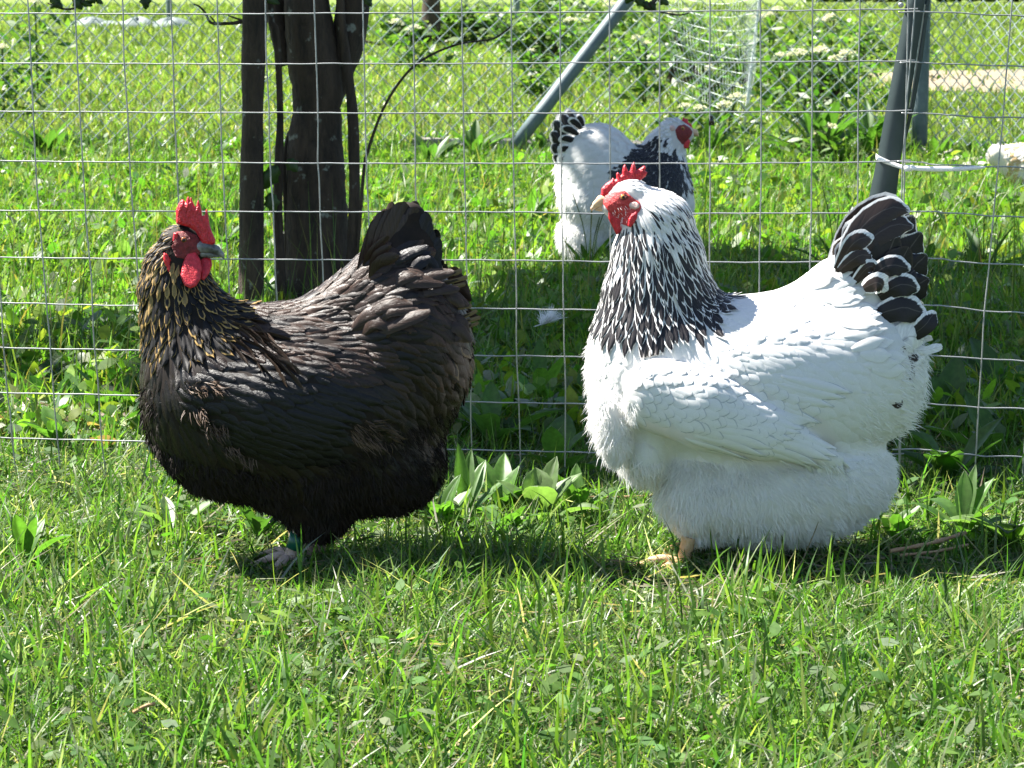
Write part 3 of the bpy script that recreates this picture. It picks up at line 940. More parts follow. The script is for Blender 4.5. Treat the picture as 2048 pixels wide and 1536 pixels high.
        h.plume("tail_feather", [(1672, 552, sd * 44), (1706, 462, sd * 46), (1768, 414, sd * 38), (1816, 418, sd * 30)], 52, sd * -.3, M['f_laced'], BR, WH, .09, .45, .05, asym=.95)
        h.plume("tail_feather", [(1690, 552, sd * 47), (1726, 482, sd * 50), (1780, 446, sd * 44), (1822, 450, sd * 36)], 50, sd * -.3, M['f_laced'], BR, WH, .05, .45, .05, asym=.7)
        cov = [(1668, 535, 1700, 478, 1741, 468, 40, .32, BR), (1672, 535, 1708, 505, 1740, 506, 36, .30, BR), (1700, 558, 1730, 525, 1744, 540, 30, .45, BR), (1728, 548, 1770, 522, 1812, 530, 42, .20, BK), (1748, 585, 1790, 560, 1829, 570, 46, .24, BK),
               (1738, 625, 1790, 605, 1842, 618, 56, .20, BK), (1800, 668, 1835, 640, 1857, 612, 38, .26, BK), (1716, 568, 1742, 555, 1764, 572, 44, .60, BR)]
        for k, (x0, y0, x1, y1, x2, y2, w, lw, c0) in enumerate(cov):
            t = sd * (60 + 4 * k)
            h.plume("tail_covert", [(x0, y0, t - sd * 14), (x1, y1, t), (x2, y2, t - sd * 10)], w, sd * -.25, M['f_laced'], c0, WH, lw * .6, .55, .05, asym=1.2)
        ps = np.array([(x0 - 44 + a, -(y0 + 14 + b)) for x0, y0 in ((1676, 548), (1690, 560), (1706, 572), (1722, 590), (1728, 612), (1738, 636), (1752, 660), (1775, 690)) for a, b in ((0, 0), (-22, 8), (-6, 16))])
        tt, ok = h.hit(ps[:, 0], -ps[:, 1], sd); ps = np.concatenate([ps, tt[:, None]], 1)[ok]
        q, U, V_ = h.feather_geo(ps, np.tile([.92, .12, 0], (len(ps), 1)), rng.uniform(62, 78, len(ps)), rng.uniform(24, 34, len(ps)), 2.0, np.full(len(ps), 9.0), .3, seed=71, jit=.16, tipc=.6, rough=1.2, conform=.8)
        h.feather_obj("saddle_plumage", q, U, V_, const(len(ps), (.78, .775, .76)), const(len(ps), (.62, .62, .63), .07), M['f_white'], kind="stuff")
        grey = [(1768, 690, 1806, 662, 1836, 672, 66, .9, (.55, .55, .58)), (1748, 690, 1775, 676, 1796, 694, 34, .45, BR), (1790, 716, 1815, 704, 1838, 700, 30, .5, BR), (1776, 738, 1800, 722, 1824, 722, 30, .5, BR),
                (1808, 690, 1840, 690, 1875, 684, 18, .95, (.7, .7, .68))]
        for k, (x0, y0, x1, y1, x2, y2, w, lw, c0) in enumerate(grey):
            t = sd * (84 - 3 * k)
            h.plume("rump_feather", [(x0, y0, t - sd * 6), (x1, y1, t), (x2, y2, t - sd * 14)], w, sd * -.2, M['f_laced'], c0, WH, lw, .7, .06)
    # head
    comb = [(1201.5, 392), (1203, 377), (1212, 367), (1222.6, 360), (1226, 355), (1229, 360), (1233, 357), (1232.5, 347), (1236, 344), (1241, 351), (1244, 348), (1246, 333), (1250, 328), (1256, 342), (1259.5, 343), (1264, 329), (1268, 323), (1271.5, 335), (1272, 341), (1280.6, 337), (1288, 331), (1292, 334), (1290, 341), (1295, 345), (1291, 353), (1282, 360), (1263, 366), (1245, 374), (1230, 386), (1214, 396)]
    h.inflate("comb", comb, 6.5, 8, 0, M['skin_red'], 1.4, .18)
    face = [(1200, 398), (1206, 388), (1218, 383), (1231, 378), (1249, 377), (1262, 388), (1280, 400), (1283, 413), (1276, 424), (1266, 441), (1254, 452), (1240, 448), (1226, 434), (1213, 421), (1204, 408)]
    for sd in (-1, 1):
        h.patch("face_skin", face, sd, M['face_red'], 1.6, 1.8, .5)
        a = np.linspace(0, 2 * np.pi, 18, endpoint=False)
        h.patch("earlobe", np.stack([1267 + 13 * np.cos(a) - 2 * np.sin(a), 408 + 10 * np.sin(a) + 2 * np.cos(a)], 1), sd, M['lobe_white'], 4.2, 1.6, .25)
        h.eye(1245, 391.5, 5.6, sd, M['eye_iris'], 2)
        h.patch("eyelid", np.stack([1245 + 11 * np.cos(a), 391.5 + 8 * np.sin(a)], 1), sd, M['skin_dark_shaded'], 3.0, 1.3, .2, 2.0)
        t, ok = h.hit(np.array([1264.0]), np.array([434.0]), sd)
        h.inflate("ear_wattle", [(1270, 419), (1274, 424), (1272, 434), (1265, 444), (1259, 451), (1253, 448), (1255, 434), (1261, 424)], 4, 5, float(t[0]) + sd * 1.5, M['skin_red'], 1.3, .1)
        tw, okw = h.hit(np.array([1232.0]), np.array([436.0]), sd); tw = float(tw[0]) if okw[0] else sd * 12
        h.inflate("wattle", [(1215, 416), (1226, 424), (1240, 433), (1253, 441), (1247, 454), (1238, 465), (1232, 468), (1224, 452), (1217, 437)], 4.5, 7, tw + sd * 2.5, M['skin_red'], 1.4, .12)
    # short pale bristles on the cheek
    def reg_br(p):
        x, yy = p[:, 0], -p[:, 1]
        return np.where((x > 1222) & (x < 1262) & (yy > 405) & (yy < 446) & (yy > 405 + (1245 - x) * .3), .8, np.where((yy < 384) & (yy > 372) & (x > 1225) & (x < 1275), .4, 0))
    h.fluff("face_bristle", reg_br, 240, 15, M['down_white'], [(1240, 420, .75, .5), (1250, 440, .7, .6), (1250, 375, .9, .1)], .9, .7, 8, 0.0)
    h.blob("beak", [('c', [(1216, 402, 0, 12.5), (1203, 402, 0, 10.5), (1192, 409, 0, 6.0), (1184.5, 417, 0, 2.4), (1183, 421, 0, 1.0)], .85, 3)], (1176, 385, -18), (1232, 430, 18), 1.3, M['beak_horn'])
    h.blob("lower_beak", [('c', [(1218, 414, 0, 7), (1202, 416.5, 0, 5), (1191, 419.5, 0, 1.8)], .85, 3)], (1180, 402, -12), (1228, 428, 12), 1.2, M['beak_horn'])
    # legs
    for (sx, t, dx) in ((1366, -66, 0), (1420, 52, 26)):
        e = h.tubes("leg", [([(sx + 8, 1060, t), (sx, 1090, t), (sx - 6, 1114, t)], [15, 13, 13]),
                            ([(sx - 6, 1114, t), (sx - 50, 1102, t - 10), (sx - 92, 1114, t - 16), (sx - 112, 1124, t - 18)], [12, 10.5, 8, 4.5]),
                            ([(sx - 6, 1114, t), (sx - 40, 1112, t - 34), (sx - 70, 1136, t - 60)], [11, 9, 5]),
                            ([(sx - 6, 1114, t), (sx - 44, 1108, t + 24), (sx - 82, 1120, t + 46)], [11, 9, 5]),
                            ([(sx - 6, 1114, t), (sx + 18, 1134, t), (sx + 40, 1144, t + 4)], [7, 5.5, 3])], M['leg_yellow'])
        h.tubes("claw", [([(sx - 112, 1124, t - 18), (sx - 120, 1143, t - 19), (sx - 126, 1151, t - 20)], [3.2, 2.4, .6]),
                         ([(sx - 70, 1136, t - 60), (sx - 77, 1151, t - 66), (sx - 81, 1158, t - 70)], [3.2, 2.4, .6]),
                         ([(sx - 82, 1120, t + 46), (sx - 90, 1134, t + 50), (sx - 95, 1142, t + 53)], [3.2, 2.4, .6])], M['claw'], parent=e)
    return h

# ------------------------------------------------------------------ black hen with gold-laced neck, looking back over its shoulder, on the left
def black_hen():
    prims = [
        ('c', [(366, 498, 0, 50), (350, 540, 0, 62), (352, 580, 0, 74), (372, 640, 0, 90), (400, 710, 0, 110)], 0.8, 30),
        ('e', (392, 500, -8), (34, 28, 26), 0, 14),
        ('e', (420, 780, 0), (135, 170, 125), -6, 40),
        ('e', (610, 810, 0), (288, 188, 165), 6, 50),
        ('c', [(500, 700, 0, 82), (620, 675, 0, 72), (700, 620, 0, 72), (770, 560, 0, 72)], 0.85, 50),
        ('e', (812, 690, 0), (128, 175, 118), 10, 30),
        ('c', [(795, 580, 0, 80), (815, 500, 0, 60), (818, 440, 0, 36)], 0.6, 36),
        ('e', (640, 945, 0), (150, 100, 120), 0, 36),
        ('e', (640, 1010, -40), (62, 62, 50), 0, 26),
        ('e', (780, 920, 0), (108, 104, 118), 0, 30),
        ('e', (452, 880, 0), (115, 110, 110), -30, 40),
        ('c', [(440, 775, -104, 70), (540, 800, -122, 74), (650, 840, -124, 54), (765, 885, -104, 16)], .6, 26),
        ('c', [(440, 775, 104, 70), (540, 800, 122, 74), (650, 840, 124, 54), (765, 885, 104, 16)], .6, 26),
    ]
    h = Hen(2.60, (590, 1140), prims, "black hen with gold-laced neck looking back over its shoulder beside the tree trunks", "large hens in front of the fence")
    h.body((230, 400, -220), (990, 1110, 220), 5.0, M['down_black'])
    guides = [(360, 450, -.5, -.4), (320, 480, -.75, .6), (340, 450, -.8, .1), (290, 540, -.15, 1), (340, 560, 0, 1), (400, 560, .25, 1), (440, 590, .6, .9), (330, 640, .05, 1),
              (420, 640, .4, .95), (300, 700, .05, 1), (470, 650, .8, .5), (330, 800, .2, 1), (400, 760, .45, .9), (340, 900, .5, .9), (480, 680, .9, .35),
              (560, 650, 1, .05), (640, 640, .95, -.15), (720, 580, .8, -.5), (600, 720, .95, .3), (700, 700, .95, .2), (780, 640, .95, .1), (760, 560, .85, -.45),
              (560, 800, .95, .3), (680, 850, .95, .35), (850, 640, .9, .35), (900, 640, .8, .6), (860, 760, .6, .85), (800, 860, .55, .8), (900, 720, .5, .85),
              (470, 960, .45, .9), (620, 1000, .2, 1), (720, 960, .3, 1), (830, 960, .5, .85)]
    def is_neck(p):
        x, y = p[:, 0], -p[:, 1]
        lim = np.interp(x, [270, 320, 380, 440, 490], [660, 690, 690, 670, 625])
        return (y < lim) & (x < 488)
    def is_face(p):
        x, y = p[:, 0], -p[:, 1]
        return (y > 458) & (y < 520) & (x > 348) & (p[:, 2] < 30)
    def is_wing(p):
        x, y = p[:, 0], -p[:, 1]
        ca, sa = math.cos(math.radians(14)), math.sin(math.radians(14))
        a, b = (x - 560) * ca + (y - 795) * sa, -(x - 560) * sa + (y - 795) * ca
        return ((a / 195) ** 2 + (b / 95) ** 2 < 1) & (np.abs(p[:, 2]) > 110)
    def is_fluff(p):
        x, y = p[:, 0], -p[:, 1]
        return y > np.interp(x, [280, 400, 600, 760, 900], [860, 900, 930, 860, 800])
    def reg_neck(p):
        y = -p[:, 1]
        return np.where(is_neck(p) & ~is_face(p), np.interp(y, [440, 500, 560, 680], [6, 7.5, 10, 14]), 0)
    p = h.scatter(reg_neck, 36000, 21)
    y = -p[:, 1]; x = p[:, 0]
    L = np.interp(y, [440, 500, 580, 690], [16, 22, 38, 56]) * rng.uniform(.85, 1.15, len(p))
    Wd = np.interp(y, [440, 500, 580, 690], [6.5, 8, 12, 19]) * rng.uniform(.85, 1.1, len(p))
    q, U, V_ = h.feather_geo(p, h.flow(p, guides), L, Wd, .8, np.interp(y, [440, 680], [2.5, 7]), .9, tipc=-.2, seed=22, jit=.12)
    gold = np.interp(y, [470, 540, 620, 690], [.65, .95, .75, .2]) * np.interp(x, [280, 390, 450], [1.0, .75, .6])
    g = rng.random(len(p)) < gold
    cc = const(len(p), (0.006, 0.005, 0.005)); lc = const(len(p), (0.36, 0.235, 0.085))
    lc[:, :3] *= rng.uniform(.6, 1.2, (len(p), 1)); lc[:, 3] = np.where(g, rng.uniform(.26, .46, len(p)), 0.0)
    buff = g & (y > 520) & (y < 600) & (x > 300) & (x < 385) & (rng.random(len(p)) < .5)
    cc[buff] = [.22, .15, .06, 1]
    h.feather_obj("neck_feather", q, U, V_, cc, lc, M['f_gold'], split=260)
    def reg_body(p):
        x, yy = p[:, 0], -p[:, 1]
        sp = np.where((x > 480) & (yy < 740), 13.0, 16.0)
        return np.where(is_neck(p) | is_wing(p) | (is_fluff(p) & (yy > 900)) | (yy < 500), 0, sp)
    p = h.scatter(reg_body, 50000, 23)
    x, yy = p[:, 0], -p[:, 1]
    back = (x > 470) & (yy < 740)
    L = np.where(back, 56, 62) * rng.uniform(.7, 1.3, len(p)); Wd = np.where(back, 23, 29) * rng.uniform(.7, 1.3, len(p))
    lift = np.where(back, 2.6, 2.2) + 10 * np.clip((x - 830) / 80, 0, 1) * rng.random(len(p))
    q, U, V_ = h.feather_geo(p, h.flow(p, guides), L, Wd, .6, lift, .5, seed=24, jit=.15, conform=.85)
    br = rng.uniform(0, 1, (len(p), 1)) * np.where(back, 1, .3)[:, None]  # back browner than flanks, sunlight on top put into feather colour
    c = np.array([.006, .005, .005]) * (1 - br) + np.array([.046, .024, .015]) * br
    lc = const(len(p), (.05, .032, .022), .12); lc[:, :3] = c * 1.5
    fray = (x > 900) & (yy > 560) & (yy < 720) & (rng.random(len(p)) < .3)
    lc[fray] = [.12, .08, .04, .3]
    h.feather_obj("plumage", q, U, V_, rgba(c), lc, M['f_black'], kind="stuff")
    wing = {}
    for sd in (-1, 1):
        e = bpy.data.objects.new("wing", None); COL.objects.link(e); e.parent = h.root; e.empty_display_size = .02; wing[sd] = e
    p = h.scatter(lambda p: np.where(is_wing(p), 17.0, 0), 24000, 25)
    for sd in (-1, 1):
        ps = p[np.sign(p[:, 2]) == sd]
        a = (ps[:, 0] - 560) * .97 + (-ps[:, 1] - 795) * .242
        ps = ps[a < 130]
        dd = np.tile([.93, -.36, 0], (len(ps), 1))
        q, U, V_ = h.feather_geo(ps, dd, rng.uniform(44, 62, len(ps)), rng.uniform(22, 32, len(ps)), .8, np.full(len(ps), 2.6), .5, seed=26 + sd, jit=.08, tipc=1.3)
        h.feather_obj("wing_coverts", q, U, V_, const(len(ps), (.007, .006, .007)), const(len(ps), (.014, .011, .010), .1), M['f_black'], parent=wing[sd], kind="stuff")
        h.flights(wing[sd], [(470 + 17 * k, 845 - 8 * k + 10 * math.sin(k * .35)) for k in range(12)], sd, 140, 26, M['f_black'], (.007, .006, .007), (.012, .010, .009), (.95, -.26, 0))
    def reg_fl(p):
        x, yy = p[:, 0], -p[:, 1]
        return np.where(is_fluff(p), 1.0, np.where((x < 330) & (yy > 760), .3, np.where((x > 880) & (yy > 560), .10, 0)))
    h.fluff("down", reg_fl, 24000, 25, M['down_black'], guides, .5, 1.2, 27)
    # ruffled tufts, lighter brown painted in for sunlight, on shoulder, wing edge and thigh
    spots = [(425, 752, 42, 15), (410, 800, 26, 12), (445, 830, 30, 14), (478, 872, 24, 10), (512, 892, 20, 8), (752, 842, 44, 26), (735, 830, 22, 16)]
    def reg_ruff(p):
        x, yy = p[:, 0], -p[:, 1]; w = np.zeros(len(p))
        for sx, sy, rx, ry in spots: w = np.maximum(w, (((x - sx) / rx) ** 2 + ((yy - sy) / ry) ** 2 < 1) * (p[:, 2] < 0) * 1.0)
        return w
    h.fluff("ruffled_down", reg_ruff, 420, 34, M['down_sunlit'], [(430, 760, .9, .25), (410, 800, .8, .4), (450, 830, .7, .6), (480, 870, .7, .6), (750, 840, .6, .5)], 1.2, 1.1, 33, .0)
    for (x, yy, dx, dy, w, n) in [(480, 645, 70, 36, 11, 7), (505, 660, 80, 52, 12, 7), (540, 690, 70, 52, 14, 6), (500, 640, 80, 18, 11, 5)]:
        for k in range(n):
            xx, y2 = x + rng.normal(0, 14), yy + rng.normal(0, 10)
            ddx, ddy = dx * rng.uniform(.6, 1.1), dy + rng.normal(0, 9)
            t, ok = h.hit(np.array([xx, xx + ddx * .5, xx + ddx]), np.array([y2, y2 + ddy * .4, y2 + ddy]), -1, 3)
            t = np.where(ok & (t < 0), t, -120)
            b = rng.uniform(.6, 1.2)
            h.plume("saddle_feather", [(xx, y2, t[0]), (xx + ddx * .5, y2 + ddy * .4, t[1] - 2), (xx + ddx, y2 + ddy, t[2] - 3)], w * rng.uniform(.8, 1.2), -.7 + rng.normal(0, .15), M['f_black'], (.05 * b, .030 * b, .020 * b), (.08 * b, .05 * b, .035 * b), .2, .1, .06, R=7, C=5)
    # tail
    BK, BR, GR = (.008, .007, .010), (.040, .024, .017), (.16, .16, .18)
    main = [(740, 610, 748, 450, 56), (748, 600, 768, 420, 62), (756, 595, 795, 405, 64), (764, 590, 820, 402, 64), (772, 590, 842, 415, 60), (778, 592, 858, 440, 56), (784, 598, 870, 468, 54), (788, 606, 878, 500, 52), (792, 620, 884, 538, 50)]
    for sd in (-1, 1):
        mm = np.array(main, float); kk = np.linspace(0, len(main) - 1, 15)
        for k in range(15):
            x0, y0, x1, y1, w = [np.interp(kk[k], np.arange(len(main)), mm[:, c]) for c in range(5)]
            x1 += rng.normal(0, 4); y1 += rng.normal(0, 4)
            t0, t1 = sd * (32 - k * .6), sd * (20 - .6 * k)
            mx, my = (x0 + x1) / 2 - 12 + k * 1.8, (y0 + y1) / 2
            h.plume("tail_feather", [(x0, y0, t0), (mx, my, (t0 + t1) / 2 + sd * 5), (x1, y1, t1)], w * rng.uniform(.6, .8), sd * (-.75 + .08 * k), M['f_black'], BR if k < 7 else BK, BR if k < 7 else BK, .1, .6, .10)
        for k, (x0, y0, x1, y1, x2, y2, w, c0) in enumerate([(738, 590, 748, 520, 785, 486, 46, BR), (745, 600, 790, 545, 838, 545, 46, BR), (760, 590, 815, 540, 862, 560, 42, BR), (770, 560, 810, 505, 850, 500, 40, BK), (780, 560, 830, 520, 866, 522, 40, BK),
                                                          (735, 640, 790, 600, 845, 605, 50, BR), (800, 600, 850, 560, 905, 560, 46, BR), (840, 620, 885, 580, 925, 610, 46, BR), (850, 670, 900, 640, 940, 670, 46, BR), (700, 660, 760, 625, 812, 640, 48, BR)]):
          for rep in range(3):
            t = sd * (66 + 4 * (k % 5))
            o = rng.normal(0, 9, 6); xs = np.array([x0, x1, x2]) + o[:3] + 6 * rep; ys = np.array([y0, y1, y2]) + o[3:] + 8 * rep - 8
            tt, ok = h.hit(np.array([xs[1]]), np.array([ys[1]]), sd, 4); t = float(tt[0]) if ok[0] and np.sign(tt[0]) == sd else t
            h.plume("tail_covert", [(xs[0], ys[0], t - sd * 12), (xs[1], ys[1], t + sd * (3 + rep)), (xs[2], ys[2], t)], w * rng.uniform(.45, .65), sd * -.5, M['f_black'], c0, tuple(1.5 * v for v in c0), .12, .55, .10)
    # frayed buff tips behind the rump
    for (x0, y0, x1, y1) in [(895, 560, 936, 548), (900, 570, 932, 562), (915, 610, 945, 606), (920, 640, 962, 628), (925, 650, 958, 640), (922, 630, 955, 615), (900, 545, 925, 535)]:
        h.plume("frayed_feather", [(x0 - 30, y0 + 6, -40), (x0, y0, -42), (x1, y1, -44)], 9, .3, M['f_gold'], (.05, .035, .02), (.20, .14, .065), .4, .9, .2, R=6, C=5)
    # head
    comb = [(355, 446), (354, 419), (359, 407), (366, 397), (370, 398), (374, 403), (378, 391), (380.5, 391), (383, 400), (385, 392), (393, 411), (396, 410), (399, 398), (401, 398), (406, 415), (407.5, 429), (413, 428), (416, 416), (418, 416), (421.6, 436), (423, 447), (428, 461), (435, 475.5), (434, 484), (424, 488), (409, 488), (402, 473), (394, 460), (380, 452)]
    h.inflate("comb", comb, 7.5, 10, -20, M['skin_red'], 1.5, .2, shear=(-0.22, 0), ref=(370, 0))
    face = [(349, 466), (357, 458), (378, 457), (397, 466), (408, 480), (411, 496), (405, 508), (377, 516), (357, 512), (346, 490)]
    h.patch("face_skin", face, -1, M['skin_dark_shaded'], 1.8, 1.8, .5)  # shade on this side of the head is in the skin colour
    h.patch("face_skin", face, 1, M['skin_dark_shaded'], 1.8, 1.8, .5)
    h.eye(372.5, 476.5, 6.2, -1, M['eye_iris_dark'], 2); h.eye(372.5, 476.5, 6.2, 1, M['eye_iris_dark'], 2)
    tl, ok = h.hit(np.array([342.0, 354.0]), np.array([520.0, 470.0]), -1)
    h.inflate("earlobe", [(334, 500), (341, 503), (348, 514), (346, 524), (351, 538), (343, 541), (340, 530), (334, 515)], 5, 5, float(tl[0]) - 1, M['skin_red'], 1.4, .15)
    h.inflate("eye_wattle", [(352, 462), (360, 462), (362, 474), (364, 486), (356, 490), (349, 480)], 4, 5, float(tl[1]) - 1, M['skin_red'], 1.4, .15)
    h.inflate("wattle", [(379, 499), (396, 500), (406, 514), (410, 532), (408, 553), (400, 565), (389, 569.5), (377, 563), (368, 546), (371, 524)], 5, 9, -36, M['skin_red'], 1.5, .06, shear=(0, -.42), ref=(0, 500))
    h.inflate("wattle", [(404, 508), (420, 511), (426, 516), (428, 528), (422, 545), (413, 556), (404, 552), (402, 530)], 5, 9, -20, M['skin_red'], 1.5, .06, shear=(0, -.5), ref=(0, 508))
    h.blob("beak", [('c', [(404, 492, -26, 13), (420, 492, -28, 11.5), (436, 497, -30, 8), (447, 506, -31, 4), (452, 514, -32, 1.2)], .9, 3)], (385, 472, -50), (460, 520, -8), 1.3, M['beak_dark'])
    h.blob("lower_beak", [('c', [(406, 504, -26, 8), (424, 506, -28, 6), (441, 510, -30, 2)], .9, 3)], (392, 492, -42), (448, 520, -12), 1.2, M['beak_dark'])
    # dark ear tuft
    h.fluff("ear_tuft", lambda p: np.where((np.abs(p[:, 0] - 342) < 17) & (np.abs(-p[:, 1] - 488) < 15), 1.0, 0), 420, 18, M['down_black'], [(342, 488, -.7, .6)], .5, 1.2, 31)
    # legs
    for (sx, t, side) in ((592, -42, 0), (640, 46, 1)):
        e = h.tubes("leg", [([(sx + 12, 1040, t), (sx + 4, 1072, t), (sx - 8, 1108, t)], [15, 14, 14]),
                            ([(sx - 8, 1106, t), (sx - 36, 1104, t + 4), (sx - 66, 1116, t + 8), (sx - 96, 1126, t + 8)], [11, 9, 7, 4]),
                            ([(sx - 8, 1106, t), (sx - 24, 1110, t - 26), (sx - 48, 1142, t - 44), (sx - 56, 1148, t - 50)], [11, 9, 7.5, 4.5]),
                            ([(sx - 8, 1106, t), (sx - 30, 1098, t + 30), (sx - 66, 1108, t + 56)], [10, 8, 4]),
                            ([(sx - 6, 1108, t), (sx + 14, 1122, t + 4), (sx + 34, 1134, t + 8)], [8, 6, 3])], M['leg'])
        h.tubes("claw", [([(sx - 96, 1126, t + 8), (sx - 105, 1129, t + 8), (sx - 113, 1136, t + 8)], [3.6, 2.6, .6]),
                         ([(sx - 56, 1148, t - 50), (sx - 62, 1153, t - 55), (sx - 66, 1160, t - 58)], [3.8, 2.6, .6]),
                         ([(sx - 66, 1108, t + 56), (sx - 74, 1112, t + 61), (sx - 79, 1119, t + 64)], [3.6, 2.6, .6])], M['claw'], parent=e)
        if side == 0:
            V, fs = tube(np.array([(sx + 9, -1058, t), (sx + 4.0, -1074, t), (sx - 1, -1088, t)], float), [17, 16.6, 16.4], 14)
            h.add("leg_ring", V, fs, M['ring'], e)
    return h

# ------------------------------------------------------------------ white hen with black neck behind the fence, facing right
def back_hen():
    prims = [
        ('c', [(1345, 268, 0, 32), (1328, 300, 0, 42), (1312, 345, 0, 60), (1305, 400, 0, 78)], 0.8, 24),
        ('e', (1368, 268, 0), (20, 20, 17), 0, 10),
        ('e', (1306, 400, 0), (76, 90, 72), 0, 26),
        ('e', (1195, 330, 0), (78, 84, 76), 0, 24),
        ('e', (1225, 390, 0), (110, 90, 88), 0, 30),
        ('c', [(1160, 320, 0, 46), (1132, 262, 0, 26)], .6, 24),
        ('e', (1170, 470, 0), (54, 60, 70), 0, 10),
        ('e', (1190, 400, -40), (66, 50, 46), 0, 8),
        ('e', (1270, 470, 0), (80, 60, 70), 0, 14),
    ]
    Y = 5.35
    h = Hen(Y, (1225, 560), prims, "white hen with dark neck and red face standing behind the wire mesh, looking right")
    h.body((1070, 210, -130), (1420, 560, 130), 3.4, M['down_white'])
    guides = [(1345, 245, -.8, .2), (1320, 290, -.6, .8), (1340, 320, -.1, 1), (1290, 340, -.7, .7), (1320, 380, -.3, 1), (1370, 380, .1, 1), (1260, 330, -.95, .3), (1180, 290, -.9, .1), (1130, 280, -.6, -.7),
              (1140, 380, -.6, .7), (1220, 420, -.6, .6), (1180, 480, -.2, 1), (1280, 480, -.1, 1)]
    neck = lambda p: ((-p[:, 1] < np.interp(p[:, 0], [1225, 1290, 1340, 1385], [345, 390, 392, 350])) & (p[:, 0] > 1235 + 0 * p[:, 1]) & (p[:, 0] > 1340 - (-p[:, 1] - 235) * 1.05))
    face = lambda p: (p[:, 0] > 1345) & (-p[:, 1] > 246) & (-p[:, 1] < 292)
    p = h.scatter(lambda p: np.where(neck(p) & ~face(p), 5.0, 0), 24000, 41)
    x, y = p[:, 0], -p[:, 1]
    q, U, V_ = h.feather_geo(p, h.flow(p, guides), np.interp(y, [240, 300, 380], [10, 22, 34]), np.interp(y, [240, 300, 380], [6, 9, 14]), .5, np.full(len(p), 3.5), .9, R=5, C=3, seed=42, tipc=-.2)
    dk = (rng.random(len(p)) < np.interp(y - np.clip(x - 1330, 0, 60) * .5, [252, 300], [.05, 1])) & (rng.random(len(p)) < np.interp(x, [1250, 1352, 1378], [1, 1, .35]))
    cc = np.where(dk[:, None], const(len(p), (.013, .013, .016)), const(len(p), (.72, .72, .72))); lc = np.where(dk[:, None], const(len(p), (.10, .105, .12)), const(len(p), (.74, .74, .74))); lc[:, 3] = .14
    h.feather_obj("neck_plumage", q, U, V_, cc, lc, M['f_laced'], 5, 3, kind="stuff")
    p = h.scatter(lambda p: np.where(~neck(p) & ~face(p) & (-p[:, 1] < 470), 12.0, 0), 24000, 43)
    y = -p[:, 1]
    q, U, V_ = h.feather_geo(p, h.flow(p, guides), np.interp(y, [240, 330], [16, 30]), np.interp(y, [240, 330], [11, 23]), .6, np.full(len(p), 1.4), .3, rough=.3, R=5, C=3, seed=44)
    h.feather_obj("plumage", q, U, V_, const(len(p), (.77, .765, .74)), const(len(p), (.79, .78, .76), .1), M['f_white'], 5, 3, kind="stuff")
    h.fluff("down", lambda p: np.where(-p[:, 1] > 430, 1.0, np.where((p[:, 0] < 1180) & (-p[:, 1] > 330), .3, 0)), 14000, 18, M['down_white'], guides, .45, .9, 45)
    BK, WH = (.014, .011, .012), (.74, .73, .72)
    for sd in (-1, 1):
        for k, (x0, y0, x1, y1, w, lw) in enumerate([(1150, 300, 1152, 226, 30, .3), (1146, 300, 1136, 216, 32, .14), (1142, 302, 1120, 224, 32, .1), (1138, 306, 1108, 240, 30, .08), (1136, 312, 1102, 262, 30, .08), (1136, 322, 1102, 288, 28, .08), (1138, 332, 1106, 310, 26, .1), (1140, 342, 1112, 330, 24, .1)]):
            h.plume("tail_feather", [(x0, y0, sd * 20), ((x0 + x1) / 2 + 3, (y0 + y1) / 2, sd * 18), (x1, y1, sd * (8 + k))], w, sd * .3, M['f_laced'], BK, WH, lw, .65, .16, R=6, C=5)
        for k, (x0, y0, x2, y2) in enumerate([(1156, 268, 1118, 258), (1152, 284, 1116, 280), (1148, 300, 1114, 300), (1146, 316, 1118, 322), (1162, 256, 1134, 240), (1166, 250, 1150, 232)]):
            h.plume("tail_covert", [(x0, y0, sd * 34), ((x0 + x2) / 2, (y0 + y2) / 2 - 5, sd * 38), (x2, y2, sd * 32)], 19, sd * .3, M['f_laced'], BK, WH, .34, .75, .16, R=6, C=5)
    h.inflate("comb", [(1362, 244), (1366, 234), (1371, 238), (1374, 236), (1378, 246), (1383, 248), (1386, 258), (1388, 268), (1380, 272), (1370, 258)], 4, 5, 0, M['skin_red'], 1.3, .1)
    for sd in (-1, 1):
        h.patch("face_skin", [(1346, 258), (1354, 248), (1368, 245), (1380, 252), (1388, 262), (1384, 272), (1376, 282), (1372, 292), (1362, 290), (1350, 276)], sd, M['skin_dark_shaded'], 1.4, 1.8, .3)  # face darkened in colour for the shade over it
        a = np.linspace(0, 2 * np.pi, 12, endpoint=False)
        h.patch("earlobe", np.stack([1343 + 8 * np.cos(a), 255 + 8 * np.sin(a)], 1), sd, M['lobe_white'], 2.5, 1.6, .1)
        h.eye(1364, 256, 4.2, sd, M['eye_iris'], 2)
        h.inflate("wattle", [(1360, 280), (1376, 276), (1380, 282), (1376, 296), (1366, 296)], 4, 4, sd * 13, M['skin_red'], 1.3)
    h.blob("beak", [('c', [(1380, 262, 0, 8), (1390, 265, 0, 5), (1397, 272, 0, 1.4)], .85, 3)], (1366, 248, -12), (1404, 282, 12), 1.2, M['beak_horn'])
    for t, sx in ((-30, 1205), (32, 1245)):
        h.tubes("leg", [([(sx, 520, t), (sx, 545, t), (sx, 566, t)], [7, 6, 6]), ([(sx, 566, t), (sx + 24, 566, t - 4), (sx + 44, 574, t - 6)], [5, 4.5, 2.5]),
                        ([(sx, 566, t), (sx + 20, 568, t - 18), (sx + 34, 578, t - 30)], [5, 4, 2.5]), ([(sx, 566, t), (sx - 18, 572, t)], [5, 2.5])], M['leg_yellow'], 6)
    return h

